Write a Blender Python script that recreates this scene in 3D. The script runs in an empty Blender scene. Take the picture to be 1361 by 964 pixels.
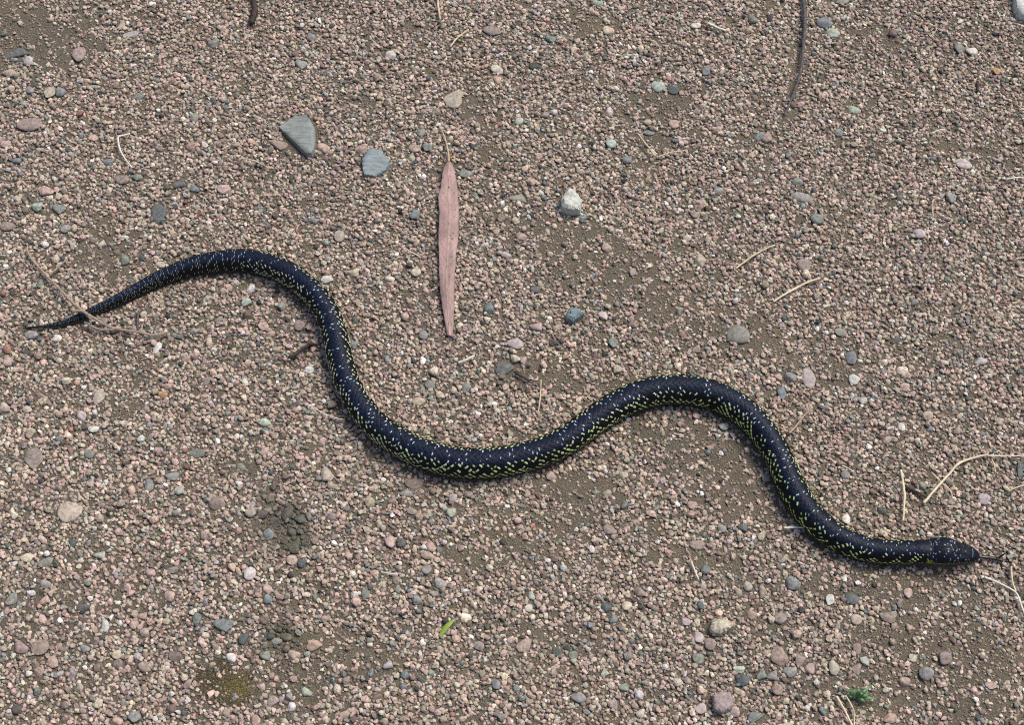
import bpy, bmesh, math, random
import numpy as np
from mathutils import Vector, Matrix

random.seed(7)
rng = np.random.default_rng(11)
SC = bpy.context.scene
COL = SC.collection

# ------------------------------------------------------------------ camera
W_PX, H_PX = 1361.0, 964.0
TILT = math.radians(27.0)          # camera leans back this far from looking straight down
DIST = 1.45
SPAN = 0.95                        # metres across the picture at its centre
CAM = np.array([0.0, -DIST * math.sin(TILT), DIST * math.cos(TILT)])
camd = bpy.data.cameras.new('camera')
camo = bpy.data.objects.new('camera', camd)
COL.objects.link(camo)
camo.location = CAM
camo.rotation_euler = (TILT, 0, 0)
camd.sensor_width = 36.0
camd.lens = 36.0 * DIST / SPAN
camd.clip_start = 0.05
camd.clip_end = 500.0
SC.camera = camo

# ------------------------------------------------------------------ light
SUN_EL = math.radians(58)
SUN_AZ = math.radians(40)          # measured from +x towards +y: light comes from the upper right
world = bpy.data.worlds.new('World')
SC.world = world
world.use_nodes = True
wn = world.node_tree
for n in list(wn.nodes):
    wn.nodes.remove(n)
wout = wn.nodes.new('ShaderNodeOutputWorld')
wbg = wn.nodes.new('ShaderNodeBackground')
wsky = wn.nodes.new('ShaderNodeTexSky')
wsky.sky_type = 'NISHITA'
wsky.sun_disc = False
wsky.sun_elevation = SUN_EL
wsky.sun_rotation = math.radians(90) - SUN_AZ
wsky.air_density = 1.0
wsky.dust_density = 3.0
wsky.ozone_density = 1.0
wbg.inputs['Strength'].default_value = 0.085
wn.links.new(wsky.outputs[0], wbg.inputs[0])
wn.links.new(wbg.outputs[0], wout.inputs[0])

sund = bpy.data.lights.new('sun', 'SUN')
sund.energy = 2.1
sund.angle = math.radians(26)
sund.color = (1.0, 0.965, 0.91)
suno = bpy.data.objects.new('sun', sund)
COL.objects.link(suno)
sdir = Vector((math.cos(SUN_EL) * math.cos(SUN_AZ), math.cos(SUN_EL) * math.sin(SUN_AZ), math.sin(SUN_EL)))
suno.rotation_euler = sdir.to_track_quat('Z', 'Y').to_euler()
suno.location = sdir * 5

SC.view_settings.view_transform = 'Standard'
SC.view_settings.look = 'None'
SC.view_settings.exposure = 0.57
SC.view_settings.gamma = 1.0
SC.view_settings.use_curve_mapping = False
SC.render.engine = 'CYCLES'
SC.cycles.use_denoising = False
SC.cycles.max_bounces = 6
SC.cycles.pixel_filter_type = 'BLACKMAN_HARRIS'
SC.cycles.filter_width = 1.0

# ------------------------------------------------------------------ helpers
def tag(o, label=None, cat=None, group=None, kind=None):
    if label: o['label'] = label
    if cat: o['category'] = cat
    if group: o['group'] = group
    if kind: o['kind'] = kind
    return o

def link(name, me, mat=None, parent=None):
    o = bpy.data.objects.new(name, me)
    COL.objects.link(o)
    if mat and me is not None and not me.materials:
        me.materials.append(mat)
    if parent: o.parent = parent
    return o

def mesh_np(name, co, quads=None, tris=None, smooth=True):
    """fast mesh from numpy arrays"""
    me = bpy.data.meshes.new(name)
    co = np.ascontiguousarray(co, dtype=np.float32)
    me.vertices.add(len(co))
    me.vertices.foreach_set('co', co.ravel())
    loops, starts, n = [], [], 0
    if quads is not None and len(quads):
        q = np.asarray(quads, dtype=np.int32)
        loops.append(q.ravel()); starts.append(np.arange(len(q)) * 4); n = q.size
    if tris is not None and len(tris):
        t = np.asarray(tris, dtype=np.int32)
        loops.append(t.ravel()); starts.append(n + np.arange(len(t)) * 3)
    lp = np.concatenate(loops).astype(np.int32); st = np.concatenate(starts).astype(np.int32)
    me.loops.add(len(lp)); me.loops.foreach_set('vertex_index', lp)
    me.polygons.add(len(st)); me.polygons.foreach_set('loop_start', st)
    me.update(calc_edges=True)
    me.validate()
    me.polygons.foreach_set('use_smooth', np.full(len(me.polygons), smooth))
    return me

def add_color(me, name, rgb):
    at = me.attributes.new(name, 'FLOAT_COLOR', 'POINT')
    a = np.ones((len(rgb), 4), dtype=np.float32); a[:, :3] = rgb
    at.data.foreach_set('color', a.ravel())

def ground_px(px, py, z=0.0):
    """point of the plane at height z that the photograph shows at (px, py)"""
    px = np.asarray(px, float); py = np.asarray(py, float)
    k = SPAN / W_PX / DIST
    cx = (px - W_PX / 2) * k; cy = (H_PX / 2 - py) * k
    ct, st = math.cos(TILT), math.sin(TILT)
    dx = cx; dy = cy * ct + st; dz = cy * st - ct
    t = (z - CAM[2]) / dz
    return CAM[0] + dx * t, CAM[1] + dy * t

def to_px(x, y, z=0.0):
    ct, st = math.cos(TILT), math.sin(TILT)
    rx = x - CAM[0]; ry = y - CAM[1]; rz = z - CAM[2]
    depth = ry * st - rz * ct
    up = ry * ct + rz * st
    k = SPAN / W_PX / DIST
    return W_PX / 2 + rx / depth / k, H_PX / 2 - up / depth / k

def mpp(px, py):
    """metres per photo pixel (sideways) at that place"""
    x, y = ground_px(px, py)
    d = (y - CAM[1]) * math.sin(TILT) + CAM[2] * math.cos(TILT)
    return d * SPAN / W_PX / DIST

def hash2(i, j, seed):
    h = (i.astype(np.int64) * 374761393 + j.astype(np.int64) * 668265263 + seed * 144665) & 0xffffffff
    h = ((h ^ (h >> 13)) * 1274126177) & 0xffffffff
    h = (h ^ (h >> 16)) & 0xffffffff
    return h.astype(np.float64) / 4294967295.0

def vnoise(x, y, cell, seed):
    u = np.asarray(x, float) / cell; v = np.asarray(y, float) / cell
    i = np.floor(u); j = np.floor(v)
    fu = u - i; fv = v - j
    fu = fu * fu * (3 - 2 * fu); fv = fv * fv * (3 - 2 * fv)
    i = i.astype(np.int64); j = j.astype(np.int64)
    a = hash2(i, j, seed); b = hash2(i + 1, j, seed); c = hash2(i, j + 1, seed); d = hash2(i + 1, j + 1, seed)
    return (a * (1 - fu) + b * fu) * (1 - fv) + (c * (1 - fu) + d * fu) * fv - 0.5

PITS = [(370, 690, 30, .004), (372, 850, 22, .004), (668, 488, 16, .002), (110, 432, 8, .002), (1266, 170, 6, .003), (95, 570, 9, .003)]
PITS_M = [(*[float(v) for v in ground_px(a, b)], c * float(mpp(a, b)), d) for a, b, c, d in PITS]

def h_soft(x, y):
    return 0.006 * vnoise(x, y, .33, 1) + 0.003 * vnoise(x, y, .11, 2)

def h_ground(x, y):
    h = h_soft(x, y) + 0.0026 * vnoise(x, y, .034, 3) + 0.0012 * vnoise(x, y, .012, 4)
    for a, b, r, d in PITS_M:
        h = h - d * np.exp(-((x - a) ** 2 + (y - b) ** 2) / (r * r))
    return h

def on_ground(px, py, lift=0.0):
    z = 0.0
    for _ in range(4):
        x, y = ground_px(px, py, z)
        z = h_ground(x, y) + lift
    return x, y, z

# ------------------------------------------------------------------ materials
def newmat(name):
    m = bpy.data.materials.new(name); m.use_nodes = True
    nt = m.node_tree
    b = nt.nodes['Principled BSDF']
    return m, nt, b

def N(nt, kind, **kw):
    n = nt.nodes.new(kind)
    for k, v in kw.items():
        if k in n.inputs and not hasattr(n, k):
            n.inputs[k].default_value = v
        else:
            try: setattr(n, k, v)
            except Exception: n.inputs[k].default_value = v
    return n

def mixc(nt, fac, a, b, mode='MIX'):
    n = nt.nodes.new('ShaderNodeMix'); n.data_type = 'RGBA'; n.blend_type = mode
    for sock, v in ((n.inputs[0], fac), (n.inputs[6], a), (n.inputs[7], b)):
        if hasattr(v, 'links') or isinstance(v, bpy.types.NodeSocket): nt.links.new(v, sock)
        elif isinstance(v, (int, float)): sock.default_value = v
        else: sock.default_value = (*v, 1) if len(v) == 3 else v
    return n.outputs[2]

def ramp(nt, src, stops):
    r = nt.nodes.new('ShaderNodeValToRGB')
    e = r.color_ramp.elements
    while len(e) < len(stops): e.new(0.5)
    for k, (p, c) in enumerate(stops):
        e[k].position = p
        e[k].color = (c, c, c, 1) if isinstance(c, (int, float)) else (*c, 1)
    nt.links.new(src, r.inputs[0])
    return r.outputs[0]

def noise(nt, scale, detail=3, rough=.6, vec=None):
    n = nt.nodes.new('ShaderNodeTexNoise')
    n.inputs['Scale'].default_value = scale; n.inputs['Detail'].default_value = detail; n.inputs['Roughness'].default_value = rough
    if vec is not None: nt.links.new(vec, n.inputs['Vector'])
    return n.outputs[0]

def bump(nt, b, h, strength=.5, dist=.001):
    n = nt.nodes.new('ShaderNodeBump')
    n.inputs['Strength'].default_value = strength; n.inputs['Distance'].default_value = dist
    nt.links.new(h, n.inputs['Height']); nt.links.new(n.outputs[0], b.inputs['Normal'])

def stone_material(name, source, grain):
    """granite-like stone: own colour from the pebble, mottled with lighter and darker mineral grains"""
    m, nt, b = newmat(name)
    if source == 'INSTANCER':
        c = nt.nodes.new('ShaderNodeAttribute'); c.attribute_type = 'INSTANCER'; c.attribute_name = 'col'
        colour = c.outputs['Color']
    else:
        c = nt.nodes.new('ShaderNodeObjectInfo'); colour = c.outputs['Color']
    geo = nt.nodes.new('ShaderNodeNewGeometry')
    n1 = noise(nt, grain, 4, .65, geo.outputs['Position'])
    n2 = noise(nt, grain * 3.1, 3, .7, geo.outputs['Position'])
    k1 = ramp(nt, n1, [(.34, .62), (.5, 1.0), (.66, 1.35)])
    colour = mixc(nt, 1.0, colour, k1, 'MULTIPLY')
    sp = ramp(nt, n2, [(.60, 0.0), (.70, .5)])
    colour = mixc(nt, sp, colour, (.62, .57, .53))
    sd = ramp(nt, n2, [(.30, .55), (.38, 0.0)])
    colour = mixc(nt, sd, colour, (.07, .06, .055))
    nt.links.new(colour, b.inputs['Base Color'])
    b.inputs['Roughness'].default_value = .72
    b.inputs['Specular IOR Level'].default_value = .45
    bump(nt, b, n2, .5, .0006)
    return m

M_GRAVEL = stone_material('gravel_stone', 'INSTANCER', 420)
M_STONE = stone_material('pebble_stone', 'OBJECT', 300)

M_SLATE, nt, b = newmat('slate')
oi = nt.nodes.new('ShaderNodeObjectInfo'); geo = nt.nodes.new('ShaderNodeNewGeometry')
mp = nt.nodes.new('ShaderNodeMapping'); mp.inputs['Rotation'].default_value = (0, 0, .12); mp.inputs['Scale'].default_value = (.28, 1.0, 1.0)
nt.links.new(geo.outputs['Position'], mp.inputs['Vector'])
f1 = noise(nt, 420, 4, .6, mp.outputs[0]); f2 = noise(nt, 900, 3, .7, geo.outputs['Position'])
c = mixc(nt, 1.0, oi.outputs['Color'], ramp(nt, f1, [(.32, .74), (.5, 1.0), (.68, 1.3)]), 'MULTIPLY')
c = mixc(nt, ramp(nt, f2, [(.62, 0.0), (.70, .6)]), c, (.5, .5, .47))
nt.links.new(c, b.inputs['Base Color']); b.inputs['Roughness'].default_value = .6
bump(nt, b, f1, .7, .0008)

# sand
M_SAND, nt, b = newmat('sand')
geo = nt.nodes.new('ShaderNodeNewGeometry')
pos = geo.outputs['Position']
big = noise(nt, 9, 3, .6, pos)
mid = noise(nt, 70, 4, .65, pos)
fine = noise(nt, 900, 3, .7, pos)
c = mixc(nt, ramp(nt, big, [(.38, 0.0), (.62, 1.0)]), (.132, .110, .074), (.112, .096, .072))
c = mixc(nt, ramp(nt, mid, [(.4, 0.0), (.7, .6)]), c, (.165, .132, .095))
gr = ramp(nt, fine, [(.3, .42), (.5, 1.0), (.72, 2.1)])
c = mixc(nt, 1.0, c, gr, 'MULTIPLY')
# beyond the gravel that is built stone by stone, a gravel pattern takes over
vor = nt.nodes.new('ShaderNodeTexVoronoi'); vor.inputs['Scale'].default_value = 215; nt.links.new(pos, vor.inputs['Vector'])
sepc = nt.nodes.new('ShaderNodeSeparateColor'); nt.links.new(vor.outputs['Color'], sepc.inputs[0])
gcol = ramp(nt, sepc.outputs[0], [(.0, (.16, .13, .095)), (.25, (.27, .195, .155)), (.5, (.36, .26, .205)), (.72, (.40, .33, .25)), (.9, (.30, .28, .25)), (1.0, (.52, .46, .38))])
gcol = mixc(nt, 1.0, gcol, ramp(nt, vor.outputs['Distance'], [(.0, 1.0), (.40, .85), (.75, .28)]), 'MULTIPLY')
pit = ramp(nt, noise(nt, 24, 3, .6, pos), [(.52, 0.0), (.66, .75)])
gcol = mixc(nt, pit, gcol, c)
sx = nt.nodes.new('ShaderNodeSeparateXYZ'); nt.links.new(pos, sx.inputs[0])
def mth(op, a_, b_):
    n_ = nt.nodes.new('ShaderNodeMath'); n_.operation = op
    for k_, v_ in enumerate((a_, b_)):
        if isinstance(v_, (int, float)): n_.inputs[k_].default_value = v_
        else: nt.links.new(v_, n_.inputs[k_])
    return n_.outputs[0]
ex = mth('DIVIDE', mth('ABSOLUTE', sx.outputs[0], 0), .80)
ey = mth('DIVIDE', mth('ABSOLUTE', mth('SUBTRACT', sx.outputs[1], .06), 0), .68)
far = nt.nodes.new('ShaderNodeMapRange'); far.inputs[1].default_value = .95; far.inputs[2].default_value = 1.0
nt.links.new(mth('MAXIMUM', ex, ey), far.inputs[0])
c = mixc(nt, far.outputs[0], c, gcol)
nt.links.new(c, b.inputs['Base Color'])
b.inputs['Roughness'].default_value = .95
b.inputs['Specular IOR Level'].default_value = .2
bump(nt, b, fine, .9, .0012)

def simple_mat(name, c1, c2, scale, rough=.7, bumpd=.0004, stretch=None):
    m, nt, b = newmat(name)
    tc = nt.nodes.new('ShaderNodeNewGeometry')
    vec = tc.outputs['Position']
    if stretch:
        mp = nt.nodes.new('ShaderNodeMapping'); mp.inputs['Scale'].default_value = stretch
        nt.links.new(vec, mp.inputs['Vector']); vec = mp.outputs[0]
    n = noise(nt, scale, 4, .65, vec)
    c = mixc(nt, ramp(nt, n, [(.35, 0.0), (.65, 1.0)]), c1, c2)
    nt.links.new(c, b.inputs['Base Color'])
    b.inputs['Roughness'].default_value = rough
    bump(nt, b, n, .6, bumpd)
    return m

M_STRAW = simple_mat('dry_straw', (.62, .54, .36), (.42, .33, .20), 160, .55)
M_STRAW_PALE = simple_mat('bleached_straw', (.74, .70, .60), (.52, .46, .36), 160, .55)
M_TWIG = simple_mat('tan_bark', (.36, .29, .21), (.22, .17, .12), 220, .8)
M_DARKTWIG = simple_mat('dark_bark', (.045, .04, .04), (.13, .115, .11), 260, .8)
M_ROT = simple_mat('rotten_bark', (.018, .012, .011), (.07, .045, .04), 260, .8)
M_GRASS = simple_mat('green_grass', (.07, .18, .07), (.13, .25, .11), 200, .5)
M_LIME = simple_mat('lime_leaf', (.30, .36, .05), (.20, .30, .05), 200, .45)
M_STALK = simple_mat('leaf_stalk', (.48, .38, .22), (.34, .25, .15), 240, .6)

# leaf: dull pink brown with tiny dark specks
M_LEAF, nt, b = newmat('dry_gum_leaf')
geo = nt.nodes.new('ShaderNodeNewGeometry')
at = nt.nodes.new('ShaderNodeAttribute'); at.attribute_name = 'col'
f = noise(nt, 700, 2, .6, geo.outputs['Position'])
c = mixc(nt, 1.0, at.outputs['Color'], ramp(nt, f, [(.28, .35), (.36, 1.0), (.7, 1.1)]), 'MULTIPLY')
nt.links.new(c, b.inputs['Base Color']); b.inputs['Roughness'].default_value = .6
bump(nt, b, f, .4, .0004)

# snake skin: black scales with their own pale marks (per vertex)
M_SKIN, nt, b = newmat('snake_skin')
at = nt.nodes.new('ShaderNodeAttribute'); at.attribute_name = 'col'
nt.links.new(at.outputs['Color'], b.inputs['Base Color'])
b.inputs['Roughness'].default_value = .46
b.inputs['Specular IOR Level'].default_value = .13
M_EYE, nt, b = newmat('snake_eye'); b.inputs['Base Color'].default_value = (.006, .006, .006, 1); b.inputs['Roughness'].default_value = .08
M_TONGUE, nt, b = newmat('snake_tongue')
b.inputs['Base Color'].default_value = (.010, .005, .006, 1); b.inputs['Roughness'].default_value = .35

M_MOSS, nt, b = newmat('dry_moss')
at = nt.nodes.new('ShaderNodeAttribute'); at.attribute_name = 'col'
nt.links.new(at.outputs['Color'], b.inputs['Base Color']); b.inputs['Roughness'].default_value = .9

# ------------------------------------------------------------------ ground sheet
def axis(lo, hi, step, reach):
    a = list(np.arange(lo, hi + 1e-9, step))
    s, x = step, a[-1]
    while x < reach: s *= 1.35; x += s; a.append(x)
    s, x = step, a[0]
    while x > -reach: s *= 1.35; x -= s; a.insert(0, x)
    return np.array(a)
gx = axis(-.80, .80, .0040, 150.0); gy = axis(-.66, .76, .0040, 150.0)
GX, GY = np.meshgrid(gx, gy)
rad = np.hypot(GX, GY)
GZ = h_ground(GX, GY) * np.clip((8 - rad) / 6, 0, 1)
nx, ny = len(gx), len(gy)
ii = np.arange(nx * ny).reshape(ny, nx)
quads = np.stack([ii[:-1, :-1].ravel(), ii[:-1, 1:].ravel(), ii[1:, 1:].ravel(), ii[1:, :-1].ravel()], 1)
ground = link('ground', mesh_np('ground', np.stack([GX.ravel(), GY.ravel(), GZ.ravel()], 1), quads), M_SAND)
tag(ground, 'olive brown sandy ground showing between the gravel', kind='structure')

# ------------------------------------------------------------------ snake
SNAKE = [(31, 436, 1.6), (48, 435, 3.2), (66, 433, 4.8), (89.5, 428, 8.3), (106, 421, 10.3), (125, 413, 12.3), (146.5, 403, 14.5),
    (174, 389.5, 17), (205, 372.5, 20), (228, 363, 22.5), (253, 354, 25), (292, 346.5, 28.5), (332, 345.5, 31), (372, 357.5, 33), (402, 376, 34),
    (424, 398, 35), (440, 428, 35.5), (447, 455, 36), (453, 482, 36), (460, 506, 36.5), (474, 532, 37), (492, 558, 38), (525, 584, 39.5),
    (560, 602, 41), (599, 613, 42), (651, 615, 42), (699, 607, 41), (739, 592.5, 40.5), (765.5, 576.5, 40), (790, 558, 40), (822.6, 537, 40),
    (861.5, 521, 40.5), (900, 516.5, 40.5), (939, 521.5, 40.5), (978, 538.5, 39.5), (1004, 560, 39), (1022, 584, 38.5), (1036, 609, 38), (1047, 635.6, 38),
    (1060, 661.5, 38.5), (1079, 687, 38), (1100, 706, 37), (1117, 716.5, 36.5), (1141, 727, 34.8), (1166.6, 732.5, 33.5), (1192.5, 734, 32.5),
    (1218, 733.5, 32), (1236, 732.9, 33.8), (1247, 732.4, 36.5), (1256, 732.4, 37.6), (1264, 733.4, 35), (1272, 735, 30), (1280, 736.0, 26.5),
    (1288, 737, 23), (1294, 738.2, 18.5), (1298.5, 739.3, 12), (1300.6, 740, 4)]
SN = np.array(SNAKE)
rad_m = SN[:, 2] * mpp(SN[:, 0], SN[:, 1]) / 2 * .945
zz = np.zeros(len(SN)); 
for _ in range(4):
    sx, sy = ground_px(SN[:, 0], SN[:, 1], zz)
    zz = h_soft(sx, sy) + .0022 + .82 * np.maximum(rad_m, .002)
head_lift = np.clip((SN[:, 0] - 1150) / 100, 0, 1) * .004
for _ in range(3):
    sx, sy = ground_px(SN[:, 0], SN[:, 1], zz + head_lift)
P0 = np.stack([sx, sy, zz + head_lift], 1)

def catmull(P, n):
    """centripetal-ish resample by chord length with a natural smooth cubic (Catmull-Rom)"""
    d = np.r_[0, np.cumsum(np.linalg.norm(np.diff(P[:, :2], axis=0), axis=1))]
    t = np.linspace(0, d[-1], n)
    k = np.clip(np.searchsorted(d, t, 'right') - 1, 0, len(P) - 2)
    h = (d[k + 1] - d[k])[:, None]; u = ((t - d[k])[:, None]) / h
    m = np.gradient(P, d, axis=0)
    return ((2 * u**3 - 3 * u**2 + 1) * P[k] + (u**3 - 2 * u**2 + u) * h * m[k] + (-2 * u**3 + 3 * u**2) * P[k + 1] + (u**3 - u**2) * h * m[k + 1])

full = catmull(np.c_[P0, rad_m], 4000)
def smooth(a, w, keep):
    kern = np.hanning(w); kern /= kern.sum()
    p = np.pad(a, ((w // 2, w // 2), (0, 0)), 'edge')
    o = np.stack([np.convolve(p[:, k], kern, 'valid')[:len(a)] for k in range(a.shape[1])], 1)
    return o * keep + a * (1 - keep)
lin = np.arange(4000)
dpx = np.hypot(*(np.array(to_px(full[:, 0], full[:, 1], full[:, 2])).T - np.array([1300, 740])).T)
keep = (np.clip((dpx - 75) / 60, 0, 1) * np.clip(lin / 200, 0, 1))[:, None]
full = smooth(full, 161, keep)
seg = np.r_[0, np.cumsum(np.linalg.norm(np.diff(full[:, :3], axis=0), axis=1))]
LEN = seg[-1]
KU = .22
dthe = 2 * math.pi / 28
ucum = np.r_[0, np.cumsum(np.diff(seg) / (KU * np.maximum(full[1:, 3], .0042)))]
NS, NT = 3900, 184
uu = np.linspace(0, ucum[-1], NS)
ss = np.interp(uu, ucum, seg)
C = np.stack([np.interp(ss, seg, full[:, k]) for k in range(3)], 1)
R = np.interp(ss, seg, full[:, 3])
HEAD_S = LEN - 0.0455            # the head begins here
hfac = np.clip((ss - HEAD_S + .010) / .014, 0, 1); hfac = hfac * hfac * (3 - 2 * hfac)
T = np.gradient(C, axis=0); T /= np.linalg.norm(T, axis=1)[:, None]
S = np.cross(T, [0, 0, 1.0]); S /= np.linalg.norm(S, axis=1)[:, None]
U = np.cross(S, T)
th = np.linspace(-math.pi, math.pi, NT, endpoint=False)
TH, UU = np.meshgrid(th, uu); SS = ss[:, None] + 0 * TH; HF = hfac[:, None]
RR = R[:, None]
# cross-section: almost round body with a flat belly; the head is wider than high
aw = RR * (1 + .03 * HF)
top = RR * (.98 - .26 * HF); bot = RR * (.82 - .24 * HF)
sq = 1.0 - .0 * HF
cs, sn = np.cos(TH), np.sin(TH)
flat = np.where(cs < 0, 1 - .10 * np.abs(sn) ** 2 * 0, 1)
X = aw * np.sign(sn) * np.abs(sn) ** (1 - .12 * (cs < 0))
Z = np.where(cs > 0, top * np.abs(cs) ** (1 - .10 * HF), -bot * np.abs(cs) ** .75)
# brow ridges and a slightly hollow forehead on the head
hs = (SS - HEAD_S) / (LEN - HEAD_S)         # 0 neck .. 1 snout
brow = np.exp(-((hs - .58) / .16) ** 2) * np.exp(-((np.abs(TH) - .85) / .22) ** 2)
X = X * (1 + .05 * brow); Z = Z + .0007 * brow
# scales
V = TH / dthe
p = (UU + V) / 2; q = (UU - V) / 2
ip = np.round(p); iq = np.round(q)
dp = p - ip; dq = q - iq
uc = ip + iq; vcn = ip - iq
vcn = (vcn + 14) % 28 - 14
du, dv = dp + dq, dp - dq
i_l = np.round(uc).astype(np.int64); j_l = np.round(vcn).astype(np.int64)
r1, r2, r3, r4, r5 = [hash2(i_l, j_l, s) for s in (21, 22, 23, 24, 25)]
edge = 2 * np.maximum(np.abs(dp), np.abs(dq))
thc = np.abs(vcn * dthe)
tha = np.abs(TH)
belly = np.clip((tha - 1.90) / .10, 0, 1)
hsc = (1 - edge ** 4) * (.75 - .22 * du)           # a scale stands proud at its rear edge
keel = np.exp(-(dv / .13) ** 2) * (edge < .9) * .06
scute = .5 + .5 * np.cos(UU * math.pi)
amp = .00030 * np.clip(RR / .012, .25, 1.1)
disp = amp * ((hsc + keel) * (1 - belly) + belly * (.8 * scute ** .4))
# head shields: thin seams
def seam(x, w): return np.exp(-(x / w) ** 2)
ahead = np.abs(TH)
seams = (seam(hs - .80, .012) * (ahead < 1.1) + seam(hs - .66, .012) * (ahead < .9) + seam(hs - .36 - .07 * np.cos(TH * 2), .012) * (ahead < .9)
         + seam(ahead, .03) * ((hs > .66) & (hs < .93) | (hs > .06) & (hs < .34)) + seam(ahead - .42, .035) * ((hs > .36) & (hs < .66))
         + seam(ahead - 1.35, .05) * (hs > .1) + seam((hs * 9) % 1 - .5, .06) * ((ahead > 1.35) & (ahead < 1.75)) + seam(ahead - 1.75, .04) * (hs > .05))
disp = disp * (1 - HF) + HF * (-.00030 * np.clip(seams, 0, 1))
nr = np.stack([X * 0, X / aw ** 2, Z / np.where(cs > 0, top, bot) ** 2], 2); nr /= np.linalg.norm(nr, axis=2)[:, :, None] + 1e-9
tip = np.clip((LEN - SS) / .004, 0, 1)
X = X + disp * nr[:, :, 1] * tip; Z = Z + disp * nr[:, :, 2] * tip
PT = C[:, None, :] + S[:, None, :] * X[:, :, None] + U[:, None, :] * Z[:, :, None]
# colours
jrow = np.abs(np.round(vcn))
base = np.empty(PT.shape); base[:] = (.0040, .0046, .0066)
base = np.where((jrow < 2.5)[:, :, None], np.array([.0052, .0086, .0195]), base)  # blue sky sheen painted into the back scales, flanks kept near black
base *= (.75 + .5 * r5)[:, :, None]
base = np.where((edge > .9)[:, :, None], base * np.where(jrow < 3.5, 2.5, 1.7)[:, :, None], base)  # scale rims lightened in the colour, as edges catching light
along = SS / LEN
white = np.array([.40, .46, .52]); cream = np.array([.48, .49, .34]); lime = np.array([.47, .61, .18])
tailf = np.clip((.26 - along) / .10, 0, 1)
frontf = np.clip((along - .80) / .10, 0, 1)
band4 = ((uc + 2.0 * np.sin(uc * .11)) % 5.0) < 2.0
chev = ((uc + jrow * .95 + 1.2 * np.sin(uc * .13)) % 6.0) < 2.6
ring = np.where((np.round(uc) % 4) < 2, .80, .34)
# back: bluish white dashes and hooks, in two broken rows beside the midline
p_back = np.where((jrow == 1) | (jrow == 2), np.where(band4, .62, .14), np.where(jrow == 0, .16, .04)) * (1 - tailf) + .85 * ring * tailf
m_dash = (np.abs(du + .05 + .35 * np.abs(dv) * np.sign(r3 - .4)) < .12 + .08 * r3) & (np.abs(dv + .5 * (r4 - .5)) < .16 + .30 * r2)
m_tail = (np.abs(du + .15 + .25 * dv * np.sign(vcn)) < .13) & (np.abs(dv) < .62)
back = (jrow <= 2) & (r1 < p_back) & (m_dash & (tailf < .6) | m_tail & (tailf >= .6))
# sides: pale dashes lying along the scale edges
p_row = np.select([jrow == 2, jrow == 3, jrow == 4, jrow == 5, jrow == 6, jrow == 7, jrow >= 8], [.0, .90, .70, .48, .86, .96, .98], 0.0)
p_row = p_row * (1 - frontf) + frontf * np.where(chev, .97, np.where(jrow >= 7, .75, .20))
p_row = np.where(tailf > .5, np.where(jrow == 5, .2, .95) * ring, p_row)
sg = np.sign(vcn) * np.where(r4 < .72, 1, -1)
da, db = np.where(sg > 0, dp, dq), np.where(sg > 0, dq, dp)
m_mid = (np.abs(db - .24 + .5 * da * da) < .12 + .08 * r3) & (np.abs(da) < .22 + .18 * r2)
m_low = (np.abs(db - .22 + .5 * da * da) < .14 + .09 * r3) & (np.abs(da) < .31 + .14 * r2)
mid = (jrow >= 3) & (jrow <= 4) & (r1 < p_row) & (m_mid & (tailf < .6) | m_tail & (tailf >= .6))
low = (jrow >= 5) & (jrow <= 9) & (r1 < p_row) & (m_low & (tailf < .6) | m_tail & (tailf >= .6))
base = np.where(back[:, :, None], white * ((.62 + .6 * r2) * (1 - .45 * tailf))[:, :, None], base)
limef = np.clip(.12 + .88 * frontf + .65 * np.clip((along - .38) / .14, 0, 1), 0, 1)[:, :, None]
base = np.where(mid[:, :, None], (cream * (1 - .55 * limef) + lime * .55 * limef) * ((.65 + .5 * r2) * (1 - .35 * tailf))[:, :, None], base)
base = np.where(low[:, :, None], (cream * (1 - limef) + lime * limef) * (.75 + .5 * r3)[:, :, None], base)
base = base * (.82 + .36 * vnoise(UU * 2.3, V * 2.3, 1, 12) + .18)[:, :, None]
bellyc = np.array([.38, .42, .28]) * (.45 + .55 * scute)[:, :, None] * np.where(hash2(np.floor(UU / 2).astype(np.int64), np.floor(V * .8).astype(np.int64), 5) < .45, .25, 1.0)[:, :, None]
base = base * (1 - belly[:, :, None]) + bellyc * belly[:, :, None]
# head: black, flecked, yellow under the chin
hd = np.empty(PT.shape); hd[:] = (.0060, .0085, .0160)
flk = np.zeros(hd.shape[:2], bool)
r = np.random.default_rng(5)
for _ in range(90):
    a, t0 = r.uniform(-.02, .74) ** 1.0, r.uniform(-1.15, 1.15)
    if a > .5 and r.random() < .55: continue
    la, lt = r.uniform(.005, .013), r.uniform(.022, .06)
    ang = r.uniform(-.6, .6)
    x_, y_ = (hs - a) / la, (TH - t0) / lt
    flk |= (x_ * math.cos(ang) - y_ * math.sin(ang)) ** 2 + (x_ * math.sin(ang) + y_ * math.cos(ang)) ** 2 < 1
flk |= (np.abs(hs - .80) < .004) & (np.abs(TH) < .6)
hd[flk] = (.27, .32, .38)
lab = (ahead > 1.36) & (ahead < 1.56) & (np.abs((hs * 9) % 1) < .12) & (hs > .3)
hd[lab] = (.30, .33, .20)
chin = np.clip((ahead - 1.60 - .25 * np.clip((hs - .6) / .3, 0, 1)) / .07, 0, 1)[:, :, None]
hd = hd * (1 - chin) + np.array([.50, .47, .16]) * chin
yel = np.exp(-((hs + .06) / .09) ** 2) * (ahead > 1.12) * (ahead < 2.3) * (vnoise(hs * 40, TH * 6, 1, 9) > -.12)
hd = hd * (1 - yel[:, :, None]) + np.array([.46, .47, .05]) * yel[:, :, None]
hm = np.clip((HF - .35) / .3, 0, 1)[:, :, None]
base = base * (1 - hm) + hd * hm
idx = np.arange(NS * NT).reshape(NS, NT)
nxt = np.roll(idx, -1, axis=1)
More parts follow.
